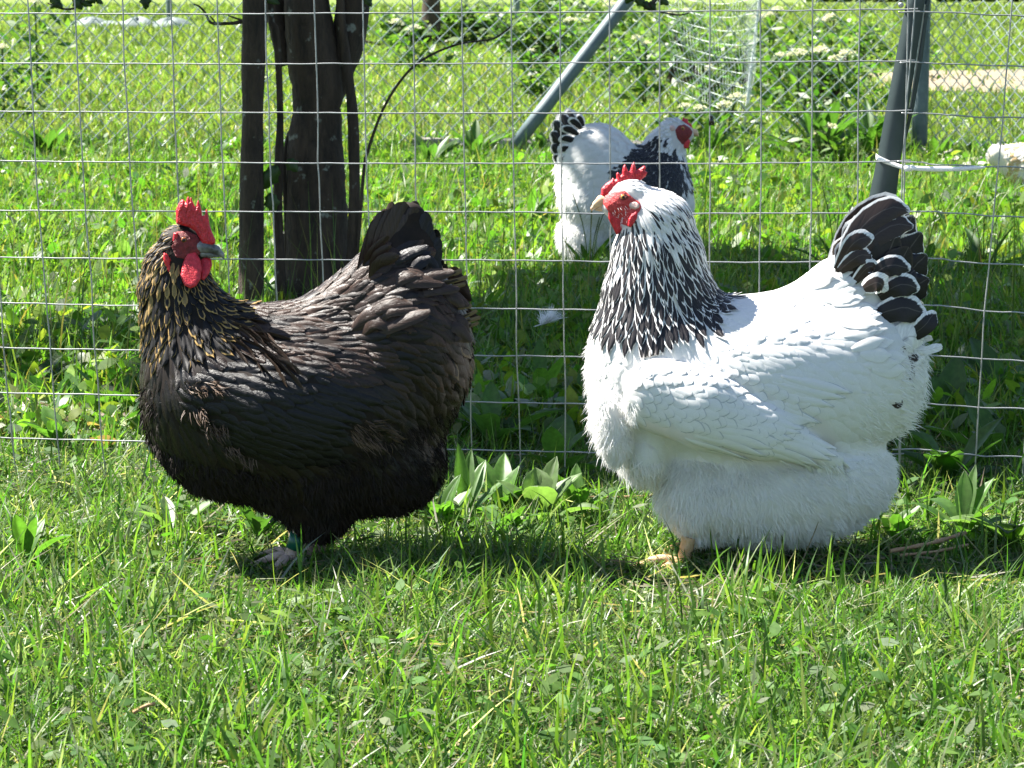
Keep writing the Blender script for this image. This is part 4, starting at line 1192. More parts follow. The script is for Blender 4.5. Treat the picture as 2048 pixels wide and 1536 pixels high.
# ------------------------------------------------------------------ cream hen, only its rear inside the frame, far right
def cream_hen():
    prims = [('c', [(1995, 312, 0, 22), (2030, 326, 0, 34), (2070, 340, 0, 50)], .7, 16), ('e', (2096, 338, 0), (76, 52, 46), -8, 20), ('c', [(2150, 320, 0, 36), (2176, 280, 0, 24), (2182, 258, 0, 16)], .8, 18),
             ('e', (2058, 372, 0), (30, 26, 40), 0, 8), ('e', (2192, 260, 0), (14, 11, 10), 0, 8)]
    h = Hen(7.4, (2090, 446), prims, "cream hen seen from its pale tail end at the right edge behind the mesh")
    h.body((1950, 225, -80), (2230, 430, 80), 3.0, M['down_buff'])
    guides = [(2000, 310, -1, .15), (2060, 320, -.95, .1), (2120, 330, -.9, .3), (2070, 370, -.3, .9), (2180, 270, -.4, .9)]
    p = h.scatter(lambda p: np.where(p[:, 0] > 2025, 9.5, 0), 14000, 51)
    c = np.where((rng.random((len(p), 1)) < .45), const(len(p), (.62, .44, .22)), const(len(p), (.78, .74, .66)))
    q, U, V_ = h.feather_geo(p, h.flow(p, guides), np.full(len(p), 25.0), np.full(len(p), 15.0), .4, np.full(len(p), 4.0), .9, R=5, C=3, seed=52)
    h.feather_obj("plumage", q, U, V_, c, const(len(p), (.78, .72, .62), .2), M['f_white'], 5, 3, kind="stuff")
    for k, (x1, y1) in enumerate([(1972, 304), (1970, 312), (1974, 320), (1982, 330), (1980, 296), (1990, 292)]):
        h.plume("tail_feather", [(2040, 318 + k, -12 + 5 * k), (2005, (y1 + 312) / 2, -10 + 4 * k), (x1, y1, -8 + 3 * k)], 26, .2, M['f_white'], (.78, .76, .70), (.8, .78, .74), .1, .8, .2, R=6, C=5)
    h.inflate("comb", [(2184, 250), (2188, 236), (2194, 243), (2200, 240), (2204, 254), (2194, 256)], 3, 4, 0, M['skin_red'], 1.3)
    h.blob("beak", [('c', [(2200, 260, 0, 5), (2214, 265, 0, 1.2)], .85, 3)], (2190, 250, -9), (2220, 272, 9), 1.2, M['beak_horn'])
    for sd in (-1, 1): h.eye(2193, 256, 2.4, sd, M['eye_iris'], 1)
    for t, sx in ((-20, 2070), (22, 2100)):
        h.tubes("leg", [([(sx, 386, t), (sx - 2, 414, t), (sx, 440, t)], [6, 4.5, 4.5]), ([(sx, 440, t), (sx + 22, 444, t)], [4, 2]), ([(sx, 440, t), (sx + 14, 447, t - 14)], [4, 2]), ([(sx, 440, t), (sx - 14, 444, t)], [4, 2])], M['leg_yellow'], 6)
    return h

# ------------------------------------------------------------------ welded mesh fence right behind the hens
def fenceY(px, Y0=2.99, k=0.085):
    """Distance of the fence plane at a pixel column (the plane runs slightly towards the camera on the right)."""
    r = (px - 1024.0) / F
    return Y0 / (1 + k * r / 1.0 * 1.0)
def FP(px, py, dy=0.0):
    px = np.asarray(px, float)
    return P(px, np.asarray(py, float), fenceY(px) + dy)

def mesh_fence():
    base = FP(900, 1005); base[2] = 0
    rw = 0.00098
    root = empty("welded_wire_fence", base, "long welded wire mesh panel with square openings right behind the two large hens", "fence", "wire mesh fence panels")
    rows = [
        [(-160, 28), (0, 27), (400, 28), (800, 26), (1200, 24), (1600, 21), (1815, 18.5), (1831, 18)],
        [(-160, 125), (0, 126), (500, 128), (800, 127.5), (1200, 126), (1536, 124), (1700, 122.5), (1830, 121)],
        [(-160, 221), (0, 223), (500, 226), (900, 226), (1300, 226), (1536, 224), (1700, 223), (1824, 221)],
        [(-160, 319), (0, 322), (500, 326), (900, 327), (1300, 327), (1536, 326), (1700, 324.5), (1822, 322)],
        [(-160, 417), (0, 421), (640, 424), (1030, 424.5), (1200, 426.5), (1640, 426), (1735, 424), (1818, 423)],
        [(-160, 510), (0, 514.5), (640, 519.5), (1030, 521), (1240, 523), (1640, 524), (1816, 521)],
        [(-160, 600), (0, 605.5), (280, 611), (640, 613), (930, 617), (1190, 620), (1500, 622), (1814, 621)],
        [(-160, 688), (0, 694.7), (280, 701), (700, 708), (930, 711), (1170, 714), (1500, 717), (1812, 718)],
        [(-160, 777), (0, 785), (285, 791), (890, 803), (1160, 808), (1500, 812), (1810, 813)],
        [(-160, 866), (0, 875), (310, 884), (870, 898), (1220, 906), (1500, 909), (1808, 908)],
        [(-160, 955), (0, 967), (310, 980), (870, 994), (1220, 1000), (1500, 1004), (1806, 1004)]]
    cols = [[(-30, -40), (-20, 384), (0, 580), (8, 690), (16, 790), (25, 880), (42, 1030)],
            [(54, -40), (58, 40), (75, 384), (91, 580), (100, 700), (107, 788), (115, 880), (132, 1030)],
            [(147, -40), (155, 130), (169, 384), (183, 580), (190, 700), (198, 790), (204.5, 880), (221, 1030)],
            [(243, -40), (250, 130), (263, 384), (280, 610), (286, 740), (293, 850), (297, 884), (312, 1040)],
            [(341, -40), (346, 130), (356, 384), (368, 580), (380, 800), (396, 1050)],
            [(433, -40), (441, 226), (445, 320), (451, 430), (459, 590), (468, 780), (482, 1050)],
            [(530, -40), (538, 226), (541, 320), (546, 425), (550, 520), (555, 620), (563, 800), (574, 1060)],
            [(627, -40), (634.5, 226), (636, 320), (640, 425), (646, 570), (652, 800), (660, 1060)],
            [(725, -40), (730, 200), (732, 320), (737, 425), (740, 540), (746, 800), (752, 1060)],
            [(823.5, -40), (830, 226), (831, 384), (835, 560), (841, 800), (846, 1060)],
            [(922.5, -40), (927, 200), (930, 384), (933.5, 520), (938, 700), (941, 810), (945, 980), (947, 1060)],
            [(1022, -40), (1028, 384), (1031, 520), (1034, 700), (1038, 810), (1041, 970), (1043, 1060)],
            [(1119, -40), (1123, 384), (1125.6, 520), (1129, 700), (1130.5, 1050)],
            [(1218, -40), (1220.5, 384), (1222, 600), (1226, 900), (1228, 1060)],
            [(1319, -40), (1319.5, 384), (1320, 700), (1324, 1080)],
            [(1419.5, -40), (1420, 384), (1421, 700), (1423, 1080)],
            [(1522, -40), (1521, 384), (1519, 580), (1518, 1090)],
            [(1626, -40), (1622.5, 384), (1620, 520), (1616, 800), (1612, 1090)],
            [(1720, -40), (1714, 500), (1706, 1090)],
            [(1816, -40), (1816, 20), (1808, 384), (1804, 700), (1801, 940), (1800, 1088)]]
    rows2 = [[(1797, 24.5), (1822, 24), (1885, 25), (2020, 31), (2200, 36)], [(1800, 125), (1860, 126), (1885, 127), (2048, 133), (2200, 139)], [(1803, 226.5), (1870, 227), (1930, 233), (2048, 235.5), (2200, 241)],
             [(1795, 323.5), (1840, 325), (1885, 330), (2048, 335), (2200, 340)], [(1795, 424), (1870, 423), (1890, 425), (1990, 432), (2048, 434), (2200, 439)], [(1793, 516), (1880, 517), (1910, 523), (1980, 527), (2200, 536)],
             [(1792, 608), (1857, 610), (1890, 612), (1970, 622), (2048, 626), (2200, 635)], [(1790, 704), (1855, 710), (1960, 717.5), (2048, 722), (2200, 730)], [(1788, 801), (1820, 803), (1880, 809), (1958, 815), (2048, 818), (2200, 826)],
             [(1784, 899), (1850, 899.5), (1878, 903), (1950, 910.5), (2048, 914), (2200, 922)], [(1782, 992), (1850, 994), (1880, 998), (2048, 1010), (2200, 1020)]]
    cols2 = [[(1832, -40), (1831, 0), (1822, 110), (1813, 225), (1806, 330), (1803, 384), (1799, 700), (1797, 1000), (1796, 1088)],
             [(2026, -40), (2023.5, 0), (2014, 130), (2006, 235), (1996, 335), (1987.6, 430), (1979, 525), (1969, 622), (1964, 710), (1957, 813), (1952, 911), (1947, 990), (1944, 1060)],
             [(2122, -40), (2110, 130), (2093, 335), (2075, 525), (2060, 710), (2048, 911), (2044, 1000), (2042, 1060)]]
    rows = [[(-1500, r[0][1] - 6 * (1 if i_ else 0) - i_ * 9.5), (-700, r[0][1] - i_ * 4)] + r for i_, r in enumerate(rows)]
    cols = [[(x - 4, -40), (x + 12 + .02 * (-x), 384), (x + 60 - .05 * x, 985)] for x in range(-1490, -60, 97)] + cols
    rows2 = [r + [(2600, r[-1][1] + 4 + 1.2 * i_), (3100, r[-1][1] + 8 + 2.4 * i_)] for i_, r in enumerate(rows2)]
    cols2 = cols2 + [[(x, -40), (x - 30, 330), (x - 68, 1060)] for x in range(2220, 3140, 97)]
    def put(root, base, rows, cols, off):
        for r in rows:
            c = spline(np.array(r, float), 110)
            c[:, 1] += 0.5 * np.sin(c[:, 0] * 2 * np.pi / 97.5) + np.interp(np.arange(110), np.arange(0, 111, 5), rng.normal(0, .45, 23))
            V, fs = tube(FP(c[:, 0], c[:, 1], off) - base, rw, 6)
            link("wire", make_mesh("wire", V, fs), M['wire'], root)
        for r in cols:
            c = spline(np.array(r, float), 90)
            c[:, 0] += np.interp(np.arange(90), np.arange(0, 95, 6), rng.normal(0, .7, 16))
            V, fs = tube(FP(c[:, 0], c[:, 1], off - 2 * rw - .0002) - base, rw, 6)
            link("wire", make_mesh("wire", V, fs), M['wire'], root)
    put(root, base, rows, cols, 0.0)
    b2 = FP(1930, 1080); b2[2] = 0
    r2 = empty("welded_wire_fence", b2, "short second wire mesh panel at the right edge beyond the leaning post", "fence", "wire mesh fence panels")
    put(r2, b2, rows2, cols2, -0.007)

    # leaning dark green post behind the panel joint: an angle section with a wide face and a side flange
    def Q(px, py, d): return P(px, py, fenceY(px) + d)
    bb = Q(1660, 1000, .02); bb[2] = 0
    post = empty("fence_post", bb, "dark green steel post leaning to the right behind the joint of the two mesh panels", "post")
    def slab(name, L, R, d0, d1, mat):
        fr = [Q(x, y, d0) for x, y in L] + [Q(x, y, d0) for x, y in R]
        n = len(L)
        bk = [Q(x, y, d1) for x, y in L] + [Q(x, y, d1) for x, y in R]
        V = np.array(fr + bk) - bb; m = 2 * n
        fs = []
        for i in range(n - 1):
            fs += [[i, i + 1, n + i + 1, n + i], [m + i, m + n + i, m + n + i + 1, m + i + 1], [i, m + i, m + i + 1, i + 1], [n + i, n + i + 1, m + n + i + 1, m + n + i]]
        fs += [[0, n, m + n, m], [n - 1, m + n - 1, m + 2 * n - 1, 2 * n - 1]]
        return link(name, make_mesh(name, V, [np.array(fs)], False), mat, post)
    L = [(1840, -120), (1811, 12), (1773, 212), (1756, 307), (1740, 384), (1700, 560), (1600, 1010)]
    R = [(1874, -120), (1848, 12), (1818, 212), (1803, 307), (1793, 384), (1756, 560), (1662, 1010)]
    slab("face_plate", L, R, .012, .016, M['post_green'])
    L2 = [(1874.5, -120), (1848.5, 12), (1833, 120), (1818.5, 212), (1803.5, 307)]
    R2 = [(1884, -120), (1858, 12), (1845, 120), (1829, 212), (1806, 307)]
    slab("side_flange", L2, R2, .0165, .042, M['post_green'])
    V, fs = tube(np.array([Q(1802, 10, .004), Q(1802, 10, .013)]) - bb, .0035, 10)
    link("bolt", make_mesh("bolt", V, fs), M['wire'], post)

    # white cable tie round the post, its long tail pointing right
    tb = Q(1815, 335, 0)
    tie = empty("cable_tie", tb, "white plastic cable tie round the leaning post with its long tail pointing right", "cable tie")
    def strap(name, pts, w, th=.0012):
        c = spline(np.array(pts, float), 16)
        ww = np.interp(np.linspace(0, 1, 16), np.linspace(0, 1, len(w)), w)
        A = np.array([Q(x, y - q / 2, d) for (x, y, d), q in zip(c, ww)]); B = np.array([Q(x, y + q / 2, d) for (x, y, d), q in zip(c, ww)])
        off = np.array([0, th, 0])
        V = np.concatenate([A, B, A + off, B + off]) - tb; i = np.arange(15); n = 16
        fs = [np.stack([i, i + 1, n + i + 1, n + i], 1), np.stack([2 * n + i, 3 * n + i, 3 * n + i + 1, 2 * n + i + 1], 1),
              np.stack([i, 2 * n + i, 2 * n + i + 1, i + 1], 1), np.stack([n + i, n + i + 1, 3 * n + i + 1, 3 * n + i], 1)]
        return link(name, make_mesh(name, V, fs), M['plastic'], tie)
    strap("loop", [(1752, 312, .012), (1756, 316, .008), (1782, 327, .007), (1806, 335, -.001), (1815, 337, -.006)], [12, 12, 9, 9, 9])
    strap("tail", [(1823, 336, -.0125), (1860, 338, -.012), (1910, 338, -.011), (1950, 336, -.010), (1971, 334, -.009)], [9, 10, 9, 8, 4])
    hb = np.array([[x, y, z] for x in (0, 1) for y in (0, 1) for z in (0, 1)], float)
    V = np.array([Q(1808 + 17 * a[0], 330 + 13 * a[2], -.010 + .005 * a[1]) for a in hb]) - tb
    me = make_mesh("head", V, [np.array([[0, 1, 3, 2], [4, 6, 7, 5], [0, 4, 5, 1], [2, 3, 7, 6], [0, 2, 6, 4], [1, 5, 7, 3]])], False)
    link("head", me, M['plastic'], tie)

# ------------------------------------------------------------------ far fence of chain-link, posts, brace, kerb
def chain_link(p0, p1, h, pitch, root, base, z0=0.0, r=.0027):
    p0 = np.array(p0, float); p1 = np.array(p1, float)
    Ld = np.linalg.norm(p1 - p0); d = (p1 - p0) / Ld; nrm = np.array([-d[1], d[0], 0])
    n = int(Ld / (pitch / 2)); rows = int(h / (pitch / 2))
    parts = []
    for k in range(n):
        # each wire zigzags down and hooks its neighbour
        pts = []
        for j in range(rows + 1):
            s_ = (k + ((j + k) % 2)) * pitch / 2
            bulge = (1 if (j + k) % 2 else -1) * .003
            sag = .010 * math.sin(s_ * 2.3 + j * .31)
            pts.append(p0 + d * (s_ + sag * .4) + nrm * (bulge + sag) + np.array([0, 0, z0 + j * pitch / 2]))
        parts.append(tube(np.array(pts) - base, r, 4, False))
    V, fs = merge(parts)
    o = link("wire_mesh", make_mesh("wire_mesh", V, fs), M['chain'], root)
    o["kind"] = "stuff"

def round_post(name, a, b, r, mat, parent, base, n=10):
    c = np.linspace(0, 1, 6)[:, None]
    V, fs = tube(np.asarray(a) * (1 - c) + np.asarray(b) * c - base, r, n)
    return link(name, make_mesh(name, V, fs), mat, parent)

def far_fence():
    corner = np.array([1.50, 9.05, 0]); left = np.array([-6.4, 10.0, 0]); right = np.array([3.3, 7.1, 0])
    base = corner.copy()
    root = empty("chain_link_fence", base, "tall chain-link fence across the back of the pen with diagonal grey brace", "fence")
    chain_link(left, corner, 1.35, .074, root, base, .03)
    round_post("post", corner - [0, 0, .1], corner + [0, 0, 1.5], .030, M['post_grey'], root, base)
    round_post("post", left - [0, 0, .1], left + [0, 0, 1.5], .028, M['post_grey'], root, base)
    a = P(1030, 292, 8.75); a[2] = max(a[2], -.02)
    b = P(1262, -10, 8.95); b2 = b + (b - a) * .9
    # flattened brace with a folded edge
    c = np.linspace(0, 1, 8)[:, None]
    V, fs = tube(a * (1 - c) + b2 * c - base, .025, 8)
    link("brace", make_mesh("brace", V, fs), M['post_grey'], root)
    r2 = empty("chain_link_fence", right, "chain-link side fence coming forward from the grey corner post at the right", "fence")
    chain_link(corner + [.03, -.02, 0], right, 1.35, .058, r2, right, .06, .0026)
    round_post("post", right - [0, 0, .1], right + [0, 0, 1.5], .030, M['post_grey'], r2, right)
    # concrete edging boards under the back fence
    def block(name, c, sx, sy, sz, rot, mat, label, cat, group):
        hb = np.array([[x, y, z] for x in (-.5, .5) for y in (-.5, .5) for z in (0, 1)], float)
        me = bpy.data.meshes.new(name)
        import bmesh
        bm = bmesh.new(); bmesh.ops.create_cube(bm, size=1.0)
        for v in bm.verts: v.co = Vector((v.co.x * sx, v.co.y * sy, (v.co.z + .5) * sz - .02))
        bmesh.ops.subdivide_edges(bm, edges=[e for e in bm.edges], cuts=3, use_grid_fill=True)
        for v in bm.verts:
            v.co += Vector(rng.normal(0, .004, 3)) 
        bmesh.ops.bevel(bm, geom=[e for e in bm.edges if e.calc_face_angle(0) > .8], offset=.008, segments=1, affect='EDGES')
        bm.to_mesh(me); bm.free()
        o = link(name, me, mat, None, c); o.rotation_euler[2] = rot
        tag(o, label, cat, group)
        return o
    ang = math.atan2(corner[1] - left[1], corner[0] - left[0])
    for k, (px0, px1, lab) in enumerate([(828, 960, "weathered concrete edging board left of the grey brace foot"), (975, 1135, "weathered concrete edging board between the brace foot and the white hen's tail"), (1150, 1360, "longest concrete edging board behind the neck of the far white hen")]):
        Y = 9.1 + .1 * (1 - k)
        x0 = (px0 - 1024) / F * Y * 1.0; x1 = (px1 - 1024) / F * Y
        block("edging_board", ((x0 + x1) / 2, Y, 0), x1 - x0, .04, .088, ang, M['board'], lab, "edging board", "concrete edging boards under the chain-link")
    for k, (px, py, w, lab) in enumerate([(1880, 302, .10, "small kerb stone nearest the corner post"), (1926, 312, .12, "pale kerb stone left of the cream hen"), (1968, 326, .14, "grey kerb stone touching the cream hen's tail")]):
        g = G(px, py + 22)
        block("kerb_stone", (g[0], g[1], 0), w, .09, .055, -.7, M['stone'], lab, "kerb stone", "kerb stones at the side fence")
    # posts of a farther fence
    for px, lab, Y, r in [(346, "thin grey post far away, left of the tree trunks", 44.0, .055), (1033, "thin grey post far away, near the middle of the top edge", 40.0, .06)]:
        g = np.array([(px - 1024) / F * Y, Y, 0])
        o = round_post("far_post", g, g + [0, 0, 1.6], r, M['post_grey'], None, g)
        o.location = tuple(g); tag(o, lab, "post", "far fence posts")
    # sagging pale net hung on the far side of the chain-link
    nb = np.array([.9, 10.2, 0])
    net = empty("poultry_net", nb, "pale sagging net hanging behind the chain-link right of the brace", "net")
    parts = []
    def NPt(u, v):   # u 0..1 across, v 0..1 up
        px = 1316 + 215 * u + 16 * math.sin(v * 4 + 1) * u - 60 * (1 - v) * u ** 3 + 40 * (1 - v) * (1 - u)
        x = (px - 1024) / F * 10.2
        z = .10 + v * .62 - .07 * math.sin(u * 3.0) * (.3 + v * .4) - .05 * (1 - u) * (1 - v) * -2
        return np.array([x, 10.2 + .05 * math.sin(u * 21 + v * 4) + .08 * math.sin(u * 5), z])
    for i in range(11):
        v = i / 10; parts.append(tube(np.array([NPt(u, v) for u in np.linspace(0, 1, 40)]) - nb, .0012, 4, False))
    us = np.concatenate([np.linspace(0, .86, 24), np.linspace(.88, 1, 14)])
    for u in us:
        parts.append(tube(np.array([NPt(u + .012 * math.sin(v * 25), v) for v in np.linspace(0, 1, 24)]) - nb, .0006, 4, False))
    V, fs = merge(parts)
    o = link("net_mesh", make_mesh("net_mesh", V, fs), M['net'], net); o["kind"] = "stuff"
    round_post("edge_rope", NPt(1, 0) + [0, 0, -.05], NPt(1, 1), .006, M['net'], net, nb, 6)
    # dark heap of netting lying far away on the left
    c0 = np.array([-6.6, 42.0, 0])
    heap = empty("net_heap", c0, "dark heap of netting lying on the far grass at the upper left", "net heap")
    for k in range(7):
        a = np.linspace(0, 2 * np.pi, 20, endpoint=False)
        cx, w, hh = -.75 + k * .25 + rng.normal(0, .06), .3 + .15 * rng.random(), .10 + .12 * rng.random()
        rings = []
        for f in np.linspace(0, 1, 7):
            rr = math.cos(f * math.pi / 2)
            rings.append(np.stack([cx + w * rr * np.cos(a) * (1 + .15 * np.sin(a * 3 + k)), .2 * rr * np.sin(a), hh * math.sin(f * math.pi / 2) * (1 + .2 * np.sin(a * 4 + k)) - .02], 1))
        V = np.concatenate(rings); i = np.arange(6)[:, None] * 20; j = np.arange(20)[None]; j2 = (j + 1) % 20
        q = np.stack([i + j, i + j2, i + 20 + j2, i + 20 + j], -1).reshape(-1, 4)
        link("fold", make_mesh("fold", V, [q]), M['net_dark'], heap)

# ------------------------------------------------------------------ trees
def bark_tube(c, r, n=14, rough=.10, seed=0):
    V, fs = tube(c, r, n)
    r_ = np.random.default_rng(seed)
    m = len(c); W = V[:m * n].reshape(m, n, 3); cc = np.asarray(c)[:, None]
    ph = r_.random(4) * 6; a = np.linspace(0, 2 * np.pi, n, endpoint=False)[None]; z = np.linspace(0, 1, m)[:, None]
    k = 1 + rough * (np.sin(2 * a + 5 * z + ph[0]) + .7 * np.sin(3 * a - 8 * z + ph[1]) + .4 * r_.normal(0, 1, (m, n)))
    V[:m * n] = (cc + (W - cc) * k[..., None]).reshape(-1, 3)
    return V, fs

def shade_point(gx, gy, h):
    """Crown point at height h whose shade falls on ground (gx, gy)."""
    return np.array([gx + SUN[0] / SUN[2] * h, gy + SUN[1] / SUN[2] * h, h])

def leaf_cloud(pts, size, cols, wts, r, segs=3):
    n = len(pts)
    return blades(pts, r.random(n) * 6.283, size * r.uniform(.6, 1.25, n), size * .62 * r.uniform(.7, 1.15, n), r.uniform(.9, 2.2, n), r.normal(.3, .35, n), r.normal(0, .7, n), pal(n, cols, wts), segs, PROF_LEAF, -9)

def near_tree():
    Yt = 4.62
    base = G(640, 612); base = np.array([(640 - 1024) / F * Yt, Yt, 0])
    root = empty("tree", base, "dark several-stemmed tree with lichen spots behind the black hen", "tree")
    def T(pts, n=26, Y=Yt):
        c = spline(np.array(pts, float), n)
        return np.stack([P(a, b, Y + d) for a, b, d, *_ in c]) - base, np.array([q[3] for q in c]) * Yt / F
    def stem(name, pts, n=26, sides=14, rough=.06, seed=0):
        c, r = T(pts, n)
        V, fs = bark_tube(c, r, sides, rough, seed)
        return link(name, make_mesh(name, V, fs), M['bark'], root)
    # centre x, y, depth offset, radius (px)
    stem("trunk", [(636, 660, 0, 92), (637, 600, 0, 76), (633, 520, 0, 64), (633, 440, 0, 62), (632, 360, 0, 58), (630, 300, 0, 55), (634, 230, 0, 48), (634, 180, 0, 50), (625, 120, 0, 52), (618, 60, 0, 50), (612, 0, 0, 47), (604, -150, .02, 44), (575, -420, .06, 38)], 60, 22, .05, 1)
    stem("limb", [(655, 215, .02, 26), (672, 150, .02, 32), (692, 90, .02, 34), (706, 20, .02, 32), (716, -120, .03, 30), (735, -400, .1, 26)], 26, 14, .05, 2)
    stem("limb", [(576, 130, .02, 24), (560, 60, .02, 22), (552, -10, .03, 22), (540, -200, .1, 20)], 18, 12, .05, 3)
    stem("stem", [(500, 640, -.1, 30), (502, 600, -.1, 27), (503, 500, -.1, 25), (503, 400, -.1, 25), (504, 300, -.1, 23), (505, 220, -.1, 21), (507, 120, -.1, 24), (510, 30, -.1, 24), (510, -140, -.1, 23), (500, -420, -.1, 20)], 40, 14, .03, 4)
    stem("stem", [(563, 640, -.06, 12), (561, 560, -.06, 11), (556, 420, -.05, 9), (558, 320, -.05, 9.5), (560, 230, -.05, 7), (556, 120, -.05, 7), (550, 60, -.05, 9), (541, 20, -.05, 6), (536, -200, -.05, 6)], 30, 8, .06, 5)
    stem("stem", [(700, 660, -.05, 14), (703, 560, -.05, 13), (708, 420, -.05, 11), (708, 320, -.04, 11), (706, 240, -.04, 11), (700, 170, -.03, 9.5), (690, 100, -.02, 10), (682, 30, -.02, 9), (676, -120, -.02, 9)], 30, 10, .06, 6)
    stem("stem", [(574, 560, -.02, 5), (572, 440, -.02, 4.5), (568, 330, -.02, 4.5), (576, 270, -.01, 3.5), (585, 262, 0, 3)], 16, 6, .06, 7)
    # branch arching out to the right, and twigs
    stem("branch", [(708, 560, -.05, 4), (718, 470, -.06, 3.6), (728, 340, -.06, 3.4), (738, 295, -.06, 3), (768, 215, -.07, 2.6), (812, 148, -.08, 2.4), (858, 112, -.08, 2.2), (918, 88, -.09, 1.9), (980, 79, -.09, 1.7), (1000, 70, -.09, 2.0), (1022, 53, -.1, 1.6)], 50, 7, .05, 8)
    stem("twig", [(495, 40, -.1, 5), (470, 46, -.1, 3.8), (430, 47, -.1, 3.4), (418, 42, -.1, 3), (412, 28, -.1, 2.4), (400, 14, -.1, 2), (388, 8, -.1, 1.2)], 20, 6, .05, 9)
    stem("twig", [(484, 41, -.1, 2.4), (470, 36, -.1, 2), (456, 31, -.1, 1.2)], 10, 5, .05, 10)
    stem("twig", [(432, 47, -.1, 2.2), (425, 38, -.1, 1.6), (420, 32, -.1, 1)], 10, 5, .05, 11)
    stem("twig", [(1350, -60, -.1, 4), (1310, 2, -.1, 3.4), (1292, 16, -.1, 4), (1300, 8, -.1, 3), (1318, -10, -.1, 3)], 14, 6, .05, 12)
    stem("twig", [(1294, 18, -.1, 2.4), (1330, 26, -.1, 2), (1360, 30, -.1, 1.6), (1380, 25, -.1, 1)], 14, 5, .05, 13)
    stem("twig", [(205, -60, -.1, 3), (160, 8, -.1, 2.4), (128, 18, -.1, 2.2), (95, 6, -.1, 1.4)], 14, 5, .05, 14)
    stem("twig", [(735, -10, -.06, 3), (728, 20, -.06, 2.2), (718, 36, -.06, 1.4)], 10, 5, .05, 15)
    # leaves of the low twigs, each on its own
    def leaf(px, py, dx, dy, w, d=-.1):
        n = 7; u = np.linspace(0, 1, n)
        cx, cy = px + dx * u, py + dy * u
        nx, ny = -dy, dx; l = math.hypot(nx, ny); nx, ny = nx / l, ny / l
        pr = np.sin(np.pi * u ** .8) * w / 2 + .3
        jag = 1 + .18 * np.array([0, 1, -1, 1, -1, 1, 0])
        A = P(cx + nx * pr * jag, cy + ny * pr * jag, Yt + d + .004 * np.sin(u * 5)); B = P(cx, cy, Yt + d - .006); C = P(cx - nx * pr * jag, cy - ny * pr * jag, Yt + d + .006)
        V = np.concatenate([A, B, C]) - base; i = np.arange(n - 1)
        me = make_mesh("leaf", V, [np.stack([i, i + 1, n + i + 1, n + i], 1), np.stack([n + i, n + i + 1, 2 * n + i + 1, 2 * n + i], 1)])
        attr(me, "tint", np.tile([.03, .06, .012, 1], (len(V), 1)), 'FLOAT_COLOR')
        link("leaf", me, M['tree_leaf'], root)
    for a in [(100, -6, 26, 22, 20), (118, 4, -18, 14, 14), (150, -8, 14, 28, 24), (160, 2, 26, 10, 14), (176, 4, 22, -8, 14), (290, -14, 2, 34, 22), (284, -6, 14, 20, 14), (190, -4, 16, 12, 12), (500, -20, 60, 28, 26), (730, -8, 14, 22, 16), (1262, -14, -10, 22, 20), (1272, -6, 20, 18, 22), (1286, 4, 18, 16, 18), (1300, 2, 12, 20, 14), (1316, -6, 22, 16, 18), (1250, -20, -22, 20, 20), (555, 330, -30, 50, 34), (540, 385, 8, 44, 30), (575, 318, 20, 26, 26), (520, 420, -14, 24, 14), (495, 560, 20, -20, 14)]:
        leaf(*a)
    # limbs into the crown and a crown whose shade reaches the grass behind the fence
    r = np.random.default_rng(77)
    foot = [(690, 2300, 630, 985, 13500, 1.6, 3.4), (1020, 2350, 555, 720, 4500, 1.8, 3.4), (-60, 470, 695, 900, 1300, 1.8, 3.2), (620, 900, 600, 700, 900, 2.0, 3.0)]
    pts = []
    for x0, x1, y0, y1, n, h0, h1 in foot:
        m = 0
        while m < n:
            k = 4000
            px = r.uniform(x0, x1, k); py = r.uniform(y0, y1, k)
            b = 768 - py; t = -H / (-F * SP + b * CP)
            gx = (px - 1024) * t; gy = (F * CP + b * SP) * t
            h = r.uniform(h0, h1, k)
            # leaf clumps with gaps
            nz = N1(gx * 5.5 + 9, gy * 5.5 + 3) + .35 * N2(gx * 16, gy * 16 + h)
            edge = np.minimum(np.minimum((px - x0) / 70, (x1 - px) / 70), np.minimum((py - y0) / 30, (y1 - py) / 25)).clip(0, 1)
            lim = .22 if x0 > 500 else .72
            ok = nz > lim + (1 - edge) * .35
            q = np.stack([gx + SUN[0] / SUN[2] * h, gy + SUN[1] / SUN[2] * h, h], 1)[ok]
            pts.append(q[:n - m]); m += len(q)
    # foliage shading the trunks themselves
    for _ in range(560):
        px = r.uniform(470, 730); py = r.uniform(-60, 600); w = P(px, py, Yt)
        if px < 598 and px > 560 and 190 < py < 430: continue
        l = r.uniform(1.5, 2.6) - w[2]
        if l > .6: pts.append((w + SUN / SUN[2] * l + r.normal(0, .04, 3))[None])
    # and the head and neck of the far white hen
    for _ in range(700):
        w = P(r.uniform(1268, 1400), r.uniform(225, 400), 5.35); l = r.uniform(1.7, 2.6)
        pts.append((w + SUN / SUN[2] * l + r.normal(0, .03, 3))[None])
    pts = np.concatenate(pts)
    tt = (pts[:, 1] - 5.35) / SUN[1]; hx = pts[:, 0] - SUN[0] * tt; hz = pts[:, 2] - SUN[2] * tt   # keep the sun on the far hen's body
    Zc = 5.35 * CP + (H - hz) * SP
    sx = 1024 + F * hx / Zc; sy = 768 - F * ((hz - H) * CP + 5.35 * SP) / Zc
    pts = pts[~((sx > 1085) & (sx < 1262) & (sy > 200) & (sy < 470))]
    V, fs, C = leaf_cloud(pts, .075, [(.035, .075, .012), (.05, .10, .018), (.028, .06, .015)], [3, 3, 2], r)
    me = make_mesh("crown", V - base, fs); attr(me, "tint", C, 'FLOAT_COLOR')
    o = link("crown", me, M['tree_leaf'], root); o["kind"] = "stuff"
